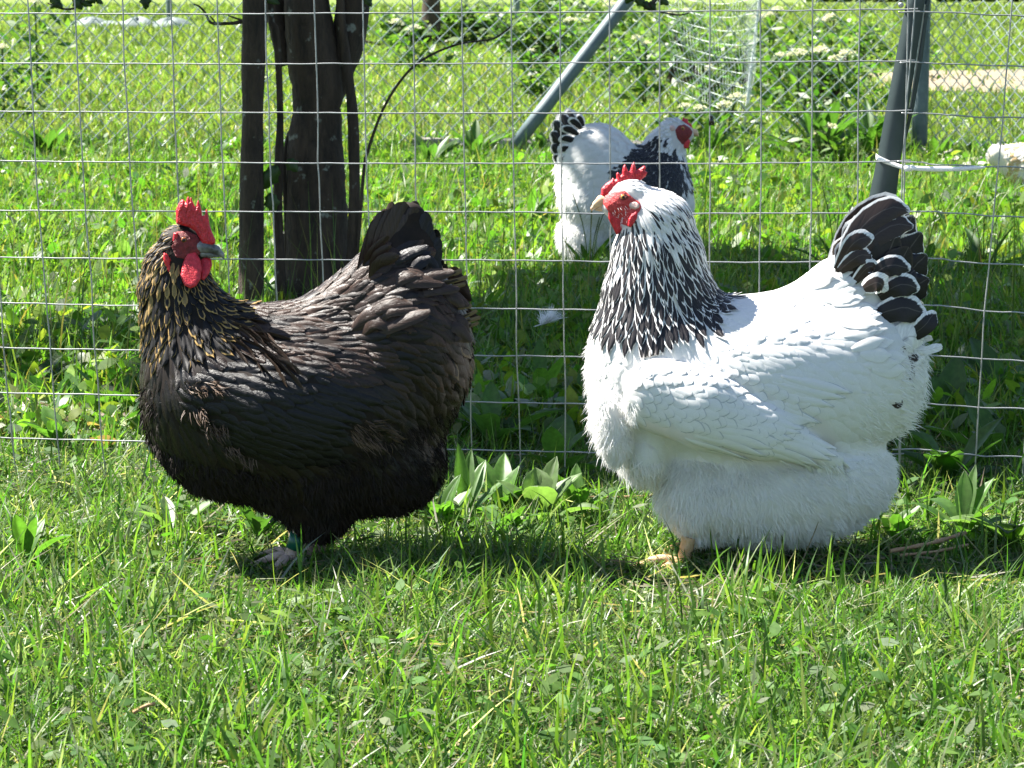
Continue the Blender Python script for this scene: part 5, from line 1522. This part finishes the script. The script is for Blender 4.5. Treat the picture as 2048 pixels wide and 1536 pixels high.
    for k in range(16):
        e = pts[r.integers(len(pts))]
        s0 = P(610 if k % 2 else 735, -400, Yt + .05)
        mid = (s0 + e) / 2 + r.normal(0, .12, 3)
        c = spline(np.array([s0, mid, e]), 14) - base
        V, fs = tube(c, np.linspace(.020, .004, 14), 6)
        link("bough", make_mesh("bough", V, fs), M['bark'], root)

def far_tree(px, Y, r0, label, crown):
    g = np.array([(px - 1024) / F * Y, Y, 0])
    root = empty("tree", g, label, "tree", "far trees")
    c = spline(np.array([(0, 0, -.1), (.02, 0, .8), (.05, .05, 2.4), (.0, .1, 4.4)]), 20)
    V, fs = bark_tube(c, np.linspace(r0 * 1.15, r0 * .6, 20), 12, .06, int(px))
    link("trunk", make_mesh("trunk", V, fs), M['bark'], root)
    r = np.random.default_rng(int(px))
    for k in range(7):
        a = r.random() * 6.28; e = np.array([math.cos(a) * crown, math.sin(a) * crown, 3.6 + r.random() * 1.8])
        V, fs = tube(spline(np.array([(.02, .05, 2.0 + .3 * k), e * .5 + [0, 0, 1.3], e]), 10), np.linspace(r0 * .4, .02, 10), 6)
        link("limb", make_mesh("limb", V, fs), M['bark'], root)
    n = 3600
    cl = r.normal(0, 1, (26, 3)) * [crown * .6, crown * .6, .8] + [0, 0, 4.2]
    p = cl[r.integers(26, size=n)] + r.normal(0, .34, (n, 3)) * crown * .6
    p = p[p[:, 2] > 2.2]
    V, fs, C = leaf_cloud(p, .16, [(.035, .075, .015), (.05, .09, .02)], [1, 1], r)
    me = make_mesh("crown", V, fs); attr(me, "tint", C, 'FLOAT_COLOR')
    o = link("crown", me, M['tree_leaf'], root); o["kind"] = "stuff"

# ------------------------------------------------------------------ grass and weeds
G_SUN = [(.080, .160, .024), (.044, .112, .018), (.112, .172, .032), (.135, .175, .09), (.20, .19, .11)]
def lawn():
    # short trampled lawn in front of and just behind the mesh: many blades lying in all directions
    n = 200000
    p = field(n, 1.55, 3.35, .3)
    cl = N1(p[:, 0] * 9, p[:, 1] * 9); th = .6 * N2(p[:, 0] * 6 + 3, p[:, 1] * 6) + .4 * N3(p[:, 0] * 17, p[:, 1] * 17)
    k = rng.random(n) < np.interp(th, [.25, .55], [.30, 1.0]); p, cl = p[k], cl[k]; n = len(p)
    L = rng.uniform(.018, .050, n) * (.65 + .7 * cl)
    foot = np.zeros(n)
    for fx, fy, rx, ry in ((-.265, 2.50, .085, .13), (.16, 2.48, .085, .13), (.30, 2.5, .10, .10)):
        foot = np.maximum(foot, np.exp(-((p[:, 0] - fx) / rx) ** 2 - ((p[:, 1] - fy) / ry) ** 2))
    L = L * (1 - .8 * foot)
    a = blades(p, rng.random(n) * 6.283, L, rng.uniform(.0013, .0031, n), np.abs(rng.normal(.95, .42, n)), rng.normal(.7, .5, n), rng.normal(0, .7, n), pal(n, G_SUN, [5, 4, 2.2, 4.5, .35]), 3)
    n = 9500
    p = field(n, 1.55, 3.3, .3); cl = N2(p[:, 0] * 5, p[:, 1] * 5); p = p[rng.random(n) < .25 + .9 * cl]
    p = p[~((p[:, 1] > 2.34) & (p[:, 1] < 2.62) & ((np.abs(p[:, 0] + .265) < .07) | (np.abs(p[:, 0] - .155) < .06)) & (rng.random(len(p)) < .85))]; n = len(p)
    b = blades(p, rng.random(n) * 6.283, rng.uniform(.035, .08, n), rng.uniform(.002, .0042, n), np.abs(rng.normal(.22, .2, n)), rng.normal(.55, .4, n), rng.normal(0, .6, n), pal(n, G_SUN, [5, 4, 3, 1.4, .2]), 4)
    n = 1500
    p = field(n, 1.55, 3.2, .3)
    c = blades(p, rng.random(n) * 6.283, rng.uniform(.04, .10, n), rng.uniform(.0012, .003, n), rng.uniform(.7, 1.5, n), rng.normal(.1, .3, n), rng.normal(0, .8, n), pal(n, [(.28, .26, .17), (.20, .19, .11), (.36, .36, .28)], [2, 2, 2]), 3)
    n = 6500   # dead thatch lying between the blades
    p = field(n, 1.55, 3.3, .3); p = p[N2(p[:, 0] * 6 + 3, p[:, 1] * 6) < .6]; n = len(p); p[:, 2] = rng.uniform(.003, .016, n)
    t = blades(p, rng.random(n) * 6.283, rng.uniform(.018, .06, n), rng.uniform(.001, .0024, n), rng.uniform(1.35, 1.7, n), rng.normal(0, .25, n), rng.normal(0, .8, n), pal(n, [(.24, .20, .13), (.17, .14, .09), (.30, .28, .21)], [2, 2, 1]), 3)
    c = (np.concatenate([c[0], t[0]]), [np.concatenate([a_, b_ + len(c[0])]) for a_, b_ in zip(c[1], t[1])], np.concatenate([c[2], t[2]]))
    # small clover-like leaflets between the blades
    n = 7500
    p = field(n, 1.55, 3.4, .3); p = p[(N3(p[:, 0] * 4, p[:, 1] * 4) > .42) & ~((p[:, 1] > 2.36) & (p[:, 1] < 2.66) & (np.abs(p[:, 0] + .265) < .09)) & ~((p[:, 1] > 2.36) & (p[:, 1] < 2.62) & (np.abs(p[:, 0] - .155) < .07))]; n = len(p); p[:, 2] = rng.uniform(.008, .032, n)
    d = blades(p, rng.random(n) * 6.283, rng.uniform(.007, .024, n), rng.uniform(.005, .011, n), rng.uniform(1.0, 1.9, n), rng.normal(.2, .3, n), rng.normal(0, .4, n), pal(n, [(.05, .12, .02), (.08, .15, .03), (.13, .17, .09)], [3, 3, 2]), 3, PROF_LEAF)
    tint_obj("grass", [a, b, c], M['grass'], kind="stuff")
    tint_obj("clover", [d], M['clover'], kind="stuff")

def meadow():
    Wd = [(.055, .138, .018), (.088, .168, .022), (.118, .168, .025), (.12, .17, .07), (.20, .18, .06)]
    # pen between mesh and chain-link: weeds and uncut grass
    n = 80000
    p = field(n, 3.25, 9.6, .15)
    cl = N1(p[:, 0] * 3, p[:, 1] * 3)
    L = rng.uniform(.03, .10, n) * (.5 + cl) * np.interp(p[:, 1], [3.3, 4.5, 9.5], [.75, 1.0, 1.25])
    a = blades(p, rng.random(n) * 6.283, L, rng.uniform(.0025, .005, n) * np.interp(p[:, 1], [3, 9], [.9, 1.5]), np.abs(rng.normal(.45, .35, n)), rng.normal(.6, .4, n), rng.normal(0, .6, n), pal(n, Wd, [4, 4, 3, 2, .7]), 3)
    n = 46000
    p = field(n, 3.25, 9.6, .15); cl = N2(p[:, 0] * 2.6, p[:, 1] * 2.6); p = p[rng.random(n) < .25 + cl]; n = len(p); p[:, 2] = rng.uniform(.005, .085, n) * N1(p[:, 0] * 3, p[:, 1] * 3)
    s_ = np.interp(p[:, 1], [3, 9], [1, 1.45])
    b = blades(p, rng.random(n) * 6.283, rng.uniform(.014, .04, n) * s_, rng.uniform(.009, .020, n) * s_, rng.uniform(.5, 2.0, n), rng.normal(.3, .4, n), rng.normal(0, .6, n), pal(n, [(.052, .125, .018), (.09, .168, .022), (.13, .17, .025), (.14, .175, .11)], [4, 4, 2.5, 1.6]), 4, PROF_LEAF)
    # tall thin stalks
    n = 1900
    p = field(n, 3.6, 9.4, .2); cl = N3(p[:, 0] * 1.7, p[:, 1] * 1.7); p = p[rng.random(n) < cl * 1.2]; n = len(p)
    c = blades(p, rng.random(n) * 6.283, rng.uniform(.12, .30, n), rng.uniform(.0016, .003, n), np.abs(rng.normal(.1, .1, n)), rng.normal(.35, .25, n), rng.normal(0, .8, n), pal(n, [(.05, .09, .02), (.09, .13, .03), (.18, .16, .06)], [3, 2, 1]), 5)
    tint_obj("meadow_grass", [a, b, c], M['meadow'], kind="stuff")
    # mown yellowish grass beyond the chain-link
    Fa = [(.108, .17, .03), (.14, .182, .035), (.088, .15, .026), (.20, .19, .08)]
    n = 70000
    p = field(n, 9.2, 24, -.2); p = p[~((p[:, 0] > 2.5) & (p[:, 1] > 14.9) & (p[:, 1] < 19.4) & (rng.random(len(p)) < .93))]; n = len(p)
    s_ = p[:, 1] / 9
    a = blades(p, rng.random(n) * 6.283, rng.uniform(.03, .065, n) * s_ ** .7, rng.uniform(.004, .009, n) * s_, np.abs(rng.normal(.6, .4, n)), rng.normal(.5, .4, n), rng.normal(0, .7, n), pal(n, Fa, [4, 3, 3, 1]), 2)
    n = 50000
    p = field(n, 24, 110, -.5); s_ = p[:, 1] / 24
    b = blades(p, rng.random(n) * 6.283, rng.uniform(.07, .13, n) * s_ ** .6, rng.uniform(.012, .025, n) * s_, np.abs(rng.normal(.6, .4, n)), rng.normal(.5, .4, n), rng.normal(0, .7, n), pal(n, [(.10, .15, .03), (.13, .17, .04), (.09, .13, .03)], [1, 1, 1]), 2)
    tint_obj("far_grass", [a, b], M['grass'], kind="stuff")
    # coarser cover to both sides, outside the photo's own frame
    n = 90000
    y = 1.2 * (40 / 1.2) ** rng.random(n); x = (rng.random(n) * 2 - 1) * (2.2 + 1.1 * y)
    k = np.abs(x) > .212 * y * 1.3 + .1; x, y = x[k], y[k]; n = len(x); p = np.stack([x, y, 0 * x], 1); s_ = np.maximum(y / 3, 1)
    a = blades(p, rng.random(n) * 6.283, rng.uniform(.05, .10, n) * s_ ** .35, rng.uniform(.006, .013, n) * s_ ** .8, np.abs(rng.normal(.7, .4, n)), rng.normal(.5, .4, n), rng.normal(0, .7, n), pal(n, Wd, [4, 4, 2, 2, .4]), 2)
    tint_obj("side_grass", [a], M['meadow'], kind="stuff")
    # brown leaf litter at the foot of the tree
    n = 420
    p = np.stack([rng.normal(-.72, .22, n), rng.normal(4.15, .28, n), rng.uniform(.003, .02, n)], 1)
    m = 120
    p[:m] = np.stack([rng.normal(-.56, .10, m), rng.normal(3.38, .06, m), rng.uniform(.003, .02, m)], 1)
    a = blades(p, rng.random(n) * 6.283, rng.uniform(.02, .05, n), rng.uniform(.012, .026, n), rng.uniform(1.1, 1.9, n), rng.normal(0, .6, n), rng.normal(0, .5, n), pal(n, [(.20, .13, .08), (.28, .20, .13), (.14, .09, .06)], [1, 1, 1]), 3, PROF_LEAF)
    tint_obj("leaf_litter", [a], M['weed'], kind="stuff")

# ------------------------------------------------------------------ individual plants
def leaf_mesh(L, w, lean, bend, droop_fold=.25, rib=.0, n=9, c=7, seed=0, tip=.6):
    """Broad ribbed leaf growing from the origin along +x."""
    r = np.random.default_rng(seed)
    v = np.linspace(0, 1, n); u = np.linspace(-1, 1, c)
    th = lean + bend * v
    st = L / (n - 1)
    cx = np.concatenate([[0], np.cumsum(np.sin(th[:-1]) * st)]); cz = np.concatenate([[0], np.cumsum(np.cos(th[:-1]) * st)])
    prof = np.interp(v, [0, .15, .4, .62, .85, 1], [.10, .22, .78, 1, .62, .03])
    V = np.zeros((n, c, 3))
    wav = .06 * np.sin(v * 9 + seed)[:, None]
    V[..., 1] = w / 2 * prof[:, None] * u[None] * (1 + wav)
    nz = np.cos(th)[:, None]; ns = np.sin(th)[:, None]
    lift = np.abs(u)[None] * w * prof[:, None] * droop_fold + (np.cos(u * 9.4)[None] * .014 * w) + wav * w * .35 * u[None] ** 2
    V[..., 0] = cx[:, None] - nz * lift
    V[..., 2] = cz[:, None] + ns * lift
    V[..., 2] = np.maximum(V[..., 2], .004)
    i = np.arange(n - 1)[:, None] * c + np.arange(c - 1)[None]
    q = np.stack([i, i + 1, i + c + 1, i + c], -1).reshape(-1, 4)
    return V.reshape(-1, 3), q

PS = 1.0
def rosette(name, at, label, cat, group, leaves, tint, stalk=None):
    """leaves: (azimuth deg, length, width, lean, bend). Azimuth 0 = right, -90 = towards the camera."""
    root = empty(name, at, label, cat, group)
    for k, (az, L, w, lean, bend) in enumerate(leaves):
        V, q = leaf_mesh(L * PS, w * PS, lean + .12, bend, rng.uniform(.08, .3), seed=k * 7 + int(abs(at[0]) * 1000))
        a = math.radians(az)
        R_ = np.stack([V[:, 0] * math.cos(a) - V[:, 1] * math.sin(a), V[:, 0] * math.sin(a) + V[:, 1] * math.cos(a), V[:, 2]], 1)
        me = make_mesh("leaf", R_, [q])
        t = np.array(tint) * rng.uniform(.8, 1.25)
        attr(me, "tint", np.tile([*t, 1], (len(V), 1)), 'FLOAT_COLOR')
        link("leaf", me, M['weed'], root)
    if stalk:
        for k in range(stalk):
            a = rng.random() * 6.28; h = rng.uniform(.12, .22)
            c = spline(np.array([(0, 0, 0), (.015 * math.cos(a), .015 * math.sin(a), h * .6), (.04 * math.cos(a), .04 * math.sin(a), h)]), 8)
            V, fs = tube(c, .0012, 5); me = make_mesh("stalk", V, fs)
            attr(me, "tint", np.tile([.06, .10, .02, 1], (len(V), 1)), 'FLOAT_COLOR'); link("stalk", me, M['weed'], root)
    return root

def rl(n, L, w, lean=(.3, 1.1), bend=(.2, 1.1), az0=None, spread=360):
    o = []
    for k in range(n):
        a = (az0 if az0 is not None else rng.random() * 360) + (k + rng.uniform(-.3, .3)) / n * spread - (spread / 2 if az0 is not None else 0)
        o.append((a, L * rng.uniform(.7, 1.15), w * rng.uniform(.75, 1.15), rng.uniform(*lean), rng.uniform(*bend)))
    return o

def plants():
    global PS
    PS = 1.0
    gP = "broad-leaved plantain plants around the mesh foot"
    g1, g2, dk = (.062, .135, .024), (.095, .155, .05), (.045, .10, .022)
    rosette("plantain", G(1080, 1062), "plantain with wide pale ribbed leaves under the gap between the two large hens", "plantain", gP,
            [(100, .075, .042, .15, .35), (-95, .070, .040, -.35, 1.5), (-60, .060, .034, .5, 1.0), (-110, .055, .03, .8, .9), (30, .085, .03, .35, .6), (15, .075, .026, .25, .5), (150, .08, .028, .4, .7), (60, .09, .028, .2, .3), (-20, .08, .03, .7, .8)], g2)
    PS = .85
    rosette("plantain", G(930, 1052), "plantain with narrow upright bright leaves just right of the black hen's belly", "plantain", gP,
            [(110, .115, .022, .05, .2), (60, .10, .026, .3, .4), (20, .09, .024, .45, .5), (170, .09, .026, .4, .6), (-40, .07, .024, .6, .8), (-120, .07, .024, .6, .8), (80, .11, .018, .2, .3), (140, .08, .024, .5, .8)], g1)
    rosette("plantain", G(885, 1062), "plantain close under the black hen's thigh, left of the narrow-leaved one", "plantain", gP, rl(10, .085, .026, (.1, .8), (.3, .9)), g1)
    rosette("plantain", G(1000, 1040), "plantain with bright leaves between the narrow-leaved and the wide-leaved one", "plantain", gP, rl(10, .095, .026, (.05, .7), (.2, .9)), g1)
    rosette("plantain", G(1010, 1085), "low plantain in front of the bright one in the gap between the large hens", "plantain", gP, rl(9, .07, .024, (.4, 1.1), (.3, .8)), g1)
    rosette("plantain", G(1150, 1040), "plantain with pointed light green leaves beside the white hen's breast", "plantain", gP, rl(9, .085, .026, (.1, .8), (.2, .7)), g1)
    rosette("plantain", G(820, 1040), "plantain with leaves tucked under the back of the black hen", "plantain", gP, rl(9, .075, .026, (.2, .9), (.3, .9)), g1)
    rosette("plantain", G(1925, 1090), "plantain with one arching striped leaf right of the white hen's belly", "plantain", gP,
            [(120, .11, .026, .1, 2.0), (80, .10, .024, .1, .3), (30, .10, .026, .2, .5), (-30, .085, .04, .3, .5), (170, .09, .036, .5, .6), (-90, .07, .034, .6, .8), (60, .11, .02, .15, .3), (10, .08, .03, .6, .9)], g1)
    rosette("plantain", G(2020, 1100), "plantain with broad drooping leaves at the right edge beside the mesh", "plantain", gP, rl(9, .10, .042, (.2, .8), (.4, 1.3)), g2)
    rosette("plantain", G(1790, 1085), "low plantain with small leaves at the foot of the doubled wires", "plantain", gP, rl(8, .06, .022, (.2, .9), (.3, .9)), g1)
    rosette("plantain", G(345, 1075), "plantain with long flat leaves left of the black hen's legs", "plantain", gP, rl(8, .085, .028, (.6, 1.2), (.2, .6)), g2)
    rosette("plantain", G(515, 1080), "plantain with upright leaves directly behind the black hen's foot", "plantain", gP, rl(7, .07, .026, (.1, .7), (.3, .8)), dk)
    rosette("plantain", G(1555, 1290), "flattened pale plantain lying in the foreground lawn below the white hen", "plantain", gP,
            [(-70, .062, .022, 1.35, .2), (-45, .065, .02, 1.3, .2), (130, .05, .02, 1.3, .2), (170, .05, .018, 1.2, .3), (60, .04, .02, 1.1, .4), (-110, .05, .018, 1.2, .3)], (.17, .20, .13))
    rosette("plantain", G(1660, 1275), "small pale plantain with a raised oval leaf right of the flattened one", "plantain", gP, [(20, .045, .022, 1.0, .1), (150, .045, .02, 1.0, .3), (-60, .04, .02, 1.2, .3), (80, .04, .018, .9, .3)], (.17, .20, .13))
    rosette("plantain", G(560, 1235), "plantain with crumpled light leaves in the lawn below the black hen's foot", "plantain", gP, rl(5, .05, .024, (.7, 1.2), (.2, .6)), (.10, .17, .05))
    rosette("plantain", G(50, 1140), "plantain with tall narrow leaves in the lawn at the left edge", "plantain", gP, rl(6, .09, .020, (.1, .6), (.2, .7)), g1)
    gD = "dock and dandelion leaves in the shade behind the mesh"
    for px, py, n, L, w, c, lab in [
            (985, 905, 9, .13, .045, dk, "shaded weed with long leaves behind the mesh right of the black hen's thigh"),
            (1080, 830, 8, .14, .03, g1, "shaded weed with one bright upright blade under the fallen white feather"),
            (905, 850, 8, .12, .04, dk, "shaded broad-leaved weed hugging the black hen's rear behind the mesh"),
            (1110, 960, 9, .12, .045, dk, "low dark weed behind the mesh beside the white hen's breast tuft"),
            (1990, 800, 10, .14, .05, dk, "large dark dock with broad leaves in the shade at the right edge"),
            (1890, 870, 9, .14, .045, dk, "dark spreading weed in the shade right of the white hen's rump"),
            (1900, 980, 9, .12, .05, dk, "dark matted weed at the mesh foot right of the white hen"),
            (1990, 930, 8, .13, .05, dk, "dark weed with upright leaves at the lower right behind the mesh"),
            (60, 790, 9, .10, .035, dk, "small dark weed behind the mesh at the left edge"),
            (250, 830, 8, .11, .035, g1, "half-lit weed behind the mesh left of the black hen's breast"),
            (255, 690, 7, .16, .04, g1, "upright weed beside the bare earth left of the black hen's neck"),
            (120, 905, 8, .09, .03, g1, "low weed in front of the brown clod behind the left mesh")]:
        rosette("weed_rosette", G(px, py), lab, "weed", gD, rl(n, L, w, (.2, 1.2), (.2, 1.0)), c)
    PS = .9
    gS = "sunlit leafy weeds in the pen behind the mesh"
    for px, py, n, L, w, c, lab, st in [
            (960, 430, 10, .13, .026, g2, "sunlit weed with long strap leaves between the black hen's tail and the far hen", 0),
            (1060, 455, 10, .12, .028, g1, "sunlit weed with arching leaves just left of the far white hen", 0),
            (735, 425, 8, .13, .03, g1, "sunlit weed right of the tree trunks", 2),
            (250, 540, 10, .10, .03, g2, "sunlit weed with pale leaves left of the black hen's head", 0),
            (445, 505, 12, .13, .035, dk, "dark leafy weed between the black hen's beak and the left stem", 2),
            (90, 330, 14, .20, .05, dk, "big dark dock plant at the upper left by the chain-link", 0),
            (1640, 330, 26, .30, .055, dk, "large dark bushy dock plant left of the leaning post", 3),
            (1740, 320, 16, .26, .05, g1, "tall leafy plant touching the leaning post on its left", 2),
            (950, 330, 14, .19, .045, g1, "dock plant in front of the edging board left of the brace foot", 2),
            (860, 340, 13, .18, .04, dk, "dark dock plant at the left end of the edging boards", 2),
            (1085, 320, 12, .16, .04, dk, "dark weed in front of the edging board behind the far hen's tail", 0),
            (1420, 320, 13, .18, .04, g1, "leafy weed right of the far hen's face", 3),
            (1370, 305, 12, .16, .04, dk, "dark weed growing behind the far hen's neck", 0),
            (1870, 330, 12, .14, .035, g1, "leafy weed at the foot of the grey corner post", 2),
            (1965, 560, 8, .17, .03, dk, "spiky dark weed at the right edge of the tree's shade", 3),
            (1670, 555, 7, .15, .03, dk, "spiky dark weed above the white hen's back", 3),
            (1180, 560, 7, .16, .02, dk, "thin dark stalks in front of the far white hen", 4)]:
        rosette("leafy_weed", G(px, py), lab, "weed", gS, rl(n, L, w, (.05, .9), (.2, .9)), c, st)
    # white-flowered umbel plants
    gU = "white-flowered umbel plants behind the chain-link"
    def umbel(px, py, Y, sz, lab, n=2):
        sz = sz * .66
        top = P(px, py, Y)
        at = np.array([top[0], Y, 0]); root = empty("umbel_plant", at, lab, "flowering plant", gU)
        r = np.random.default_rng(int(px * 7 + py))
        for k in range(n):
            o = np.array([0, 0, max(top[2], .08)]) + (r.normal(0, sz * .7, 3) * [1, 1, .35] if k else 0)
            V, fs = tube(spline(np.array([(o[0] * .2, o[1] * .2, 0), (o[0] * .5, o[1] * .5, o[2] * .6), o]), 8), .006, 5)
            me = make_mesh("stem", V, fs); attr(me, "tint", np.tile([.08, .13, .03, 1], (len(V), 1)), 'FLOAT_COLOR'); link("stem", me, M['weed'], root)
            m = 150
            a = r.random(m) * 6.283; q = np.sqrt(r.random(m)) * sz * .5
            p = o + np.stack([np.cos(a) * q, np.sin(a) * q, sz * .22 * (1 - (q / sz * 2) ** 2) + r.normal(0, sz * .05, m)], 1)
            V, fs, C = blades(p, r.random(m) * 6.283, np.full(m, sz * .16), np.full(m, sz * .14), r.uniform(.8, 2, m), r.normal(0, .3, m), r.normal(0, .5, m), pal(m, [(.58, .58, .40), (.50, .54, .30), (.62, .62, .50)], [2, 1, 1]), 2, PROF_LEAF)
            me = make_mesh("flower_head", V, fs); attr(me, "tint", C, 'FLOAT_COLOR'); link("flower_head", me, M['petal'], root)
        m = 150
        p = r.normal(0, 1, (m, 3)) * [sz * 1.3, sz * 1.0, 0] ; p[:, 2] = r.uniform(.05, .9, m) * max(top[2], .1)
        V, fs, C = blades(p, r.random(m) * 6.283, r.uniform(.03, .08, m) * Y / 10, r.uniform(.012, .026, m) * Y / 10, r.uniform(.5, 1.8, m), r.normal(.3, .3, m), r.normal(0, .6, m), pal(m, [(.05, .11, .02), (.08, .14, .025)], [1, 1]), 3, PROF_LEAF)
        me = make_mesh("foliage", V, fs); attr(me, "tint", C, 'FLOAT_COLOR'); o_ = link("foliage", me, M['weed'], root); o_["kind"] = "stuff"
    for a in [(828, 58, 19, .17, "umbel plant with a large pale flower beside the dark far trunk", 3), (1062, 102, 14, .075, "single small white umbel left of the brace", 1), (1155, 42, 18, .12, "umbel plant with pale flowers above the middle of the brace", 3),
              (1228, 12, 20, .14, "umbel plant behind the upper end of the brace", 3), (1292, 88, 13, .09, "umbel plant just right of the brace at the net's left edge", 2), (1345, 25, 17, .12, "umbel plant behind the top left of the pale net", 3),
              (1598, 108, 11.5, .13, "umbel plant with the biggest cream flower right of the pale net", 2), (1560, 112, 12, .09, "umbel plant at the right edge of the pale net", 2), (1695, 108, 11, .11, "umbel plant left of the leaning post's upper part", 2),
              (1640, 268, 8.6, .075, "low umbel plant in front of the big dock left of the post", 2), (1370, 214, 9.8, .08, "low umbel plant above the far hen's head", 2), (1450, 212, 9.8, .10, "umbel plant with wide flower right of the far hen's head", 2),
              (1540, 30, 16, .12, "umbel plant near the top edge right of the net", 3), (1660, 35, 15, .12, "umbel plant near the top edge left of the post", 3), (1420, 140, 12, .07, "small umbel behind the middle of the pale net", 2),
              (70, 5, 14, .10, "umbel at the top left corner", 1), (4, 95, 12, .09, "umbel at the left edge by the chain-link", 1)]:
        umbel(*a)
    # far bushes
    def bush(px, Y, w, hgt, lab, n=1500):
        g = np.array([(px - 1024) / F * Y, Y, 0]); root = empty("bush", g, lab, "bush", "far bushes")
        r = np.random.default_rng(int(px))
        cl = r.normal(0, 1, (16, 3)) * [w * .32, w * .25, hgt * .22] + [0, 0, hgt * .55]
        p = cl[r.integers(16, size=n)] + r.normal(0, .11, (n, 3)) * [w, w, hgt]; p = p[p[:, 2] > .02]
        V, fs, C = leaf_cloud(p, .032 * Y / 10, [(.045, .10, .02), (.08, .14, .03), (.12, .17, .05)], [2, 2, 2], r)
        me = make_mesh("foliage", V, fs); attr(me, "tint", C, 'FLOAT_COLOR'); o = link("foliage", me, M['weed'], root); o["kind"] = "stuff"
        for k in range(4):
            e = cl[k]; V, fs = tube(np.array([(0, 0, 0), e * .5, e]), [.02, .014, .006], 5)
            link("stem", make_mesh("stem", V, fs), M['bark'], root)
    bush(1090, 20, .75, .55, "dark far bush between the far trunk and the brace"); bush(1150, 22, .6, .5, "far bush behind the brace"); bush(1420, 14.5, 1.0, .42, "broad leafy bush behind the pale net", 1800); bush(1330, 16, .8, .4, "leafy bush right of the brace's upper part")
    bush(1640, 12.6, .55, .42, "tall dark leafy bush behind the big dock left of the post"); bush(910, 27.5, .8, .4, "low dark bush right of the far trunk"); bush(800, 27, .7, .35, "low bush left of the far trunk")
    # hedge closing the view at the far right
    g = np.array([40.0, 150.0, 0]); r = np.random.default_rng(5); n = 9000
    p = np.stack([r.uniform(-22, 60, n), r.normal(0, 1.2, n), r.uniform(0, 3.2, n) ** .9], 1)
    V, fs, C = leaf_cloud(p, .9, [(.03, .06, .015), (.045, .085, .02)], [1, 1], r)
    me = make_mesh("hedge", V, fs); attr(me, "tint", C, 'FLOAT_COLOR'); o = link("hedge", me, M['tree_leaf'], None, g)
    tag(o, "long dark hedge on the horizon at the upper right", "hedge")

# ------------------------------------------------------------------ small loose things
def loose():
    g = G(1100, 712)
    root = empty("fallen_feather", g, "fluffy white feather lying in the shade between the two large hens", "feather")
    r = np.random.default_rng(9); parts = []
    n = 260
    root.location.z = .045; root.scale = (1.25,) * 3
    base = np.array([-.012, 0, .006])
    u = r.random(n)
    a = blades(base + np.stack([u * .012, u * 0, u * .006], 1), r.normal(.5, .9, n), r.uniform(.012, .030, n), np.full(n, .0012), r.uniform(.3, 1.3, n), r.normal(.2, .3, n), r.normal(0, .5, n), np.tile([.75, .77, .80, 1], (n, 1)), 3)
    me = make_mesh("vane", a[0], a[1]); attr(me, "tint", a[2], 'FLOAT_COLOR')
    link("vane", me, M['down_white'], root)
    V, fs = tube(np.array([(-.022, 0, .004), (-.005, 0, .010), (.016, 0, .022)]), [.0007, .0006, .0003], 5)
    link("quill", make_mesh("quill", V, fs), M['plastic'], root)
    def stick(pts, rad, lab):
        c = spline(np.array([G(a, b) + [0, 0, z] for a, b, z in pts]), 18); b0 = c[0].copy()
        V, fs = tube(c - b0, rad * (1 + .2 * np.sin(np.arange(18) * 1.3)), 7)
        o = link("dry_stick", make_mesh("dry_stick", V, fs), M['twig'], None, b0); tag(o, lab, "stick", "dry sticks in the lawn")
    stick([(1780, 1135, .018), (1860, 1126, .022), (1930, 1112, .026)], .0022, "thicker reddish dry stick lying right of the white hen")
    stick([(1800, 1136, .014), (1870, 1132, .016), (1935, 1122, .018)], .0016, "thinner dry stick lying just under the reddish one")
    stick([(1135, 1012, .012), (1220, 1014, .012), (1320, 1010, .012)], .0014, "thin brown stick at the mesh foot left of the white hen's thigh")
    stick([(268, 1472, .02), (290, 1464, .022), (312, 1462, .024)], .0016, "short bent brown stalk in the lower left lawn")
    stick([(1195, 1470, .014), (1240, 1471, .014), (1275, 1469, .014)], .0013, "thin brown stalk in the lower middle lawn")
    # black insect resting on the chain-link side of the mesh
    w = P(1423, 243, fenceY(1423) - .004)
    bug = empty("fly", w, "small black fly on the mesh right of the far hen's head", "fly")
    def el(name, c, rr):
        V, Q = surface_nets(lambda p: ell(p, c, rr), np.array(c) - np.array(rr) - 1.5, np.array(c) + np.array(rr) + 1.5, 1.0)
        link(name, make_mesh(name, V * .00061, [Q]), M['pupil'], bug)
    el("body", (0, 0, 0), (4, 3.5, 8)); el("head", (0, 0, 9.5), (3, 3, 2.6)); el("wing", (3.5, 1, -3), (2.2, 1.2, 6)); el("wing", (-3.5, 1, -3), (2.2, 1.2, 6))

# ------------------------------------------------------------------ build
near_tree()
far_tree(863, 27.0, .095, "dark tree trunk in the distance right of the near tree", 1.1)
far_fence()
mesh_fence()
white_hen()
black_hen()
back_hen()
cream_hen()
lawn()
meadow()
plants()
loose()
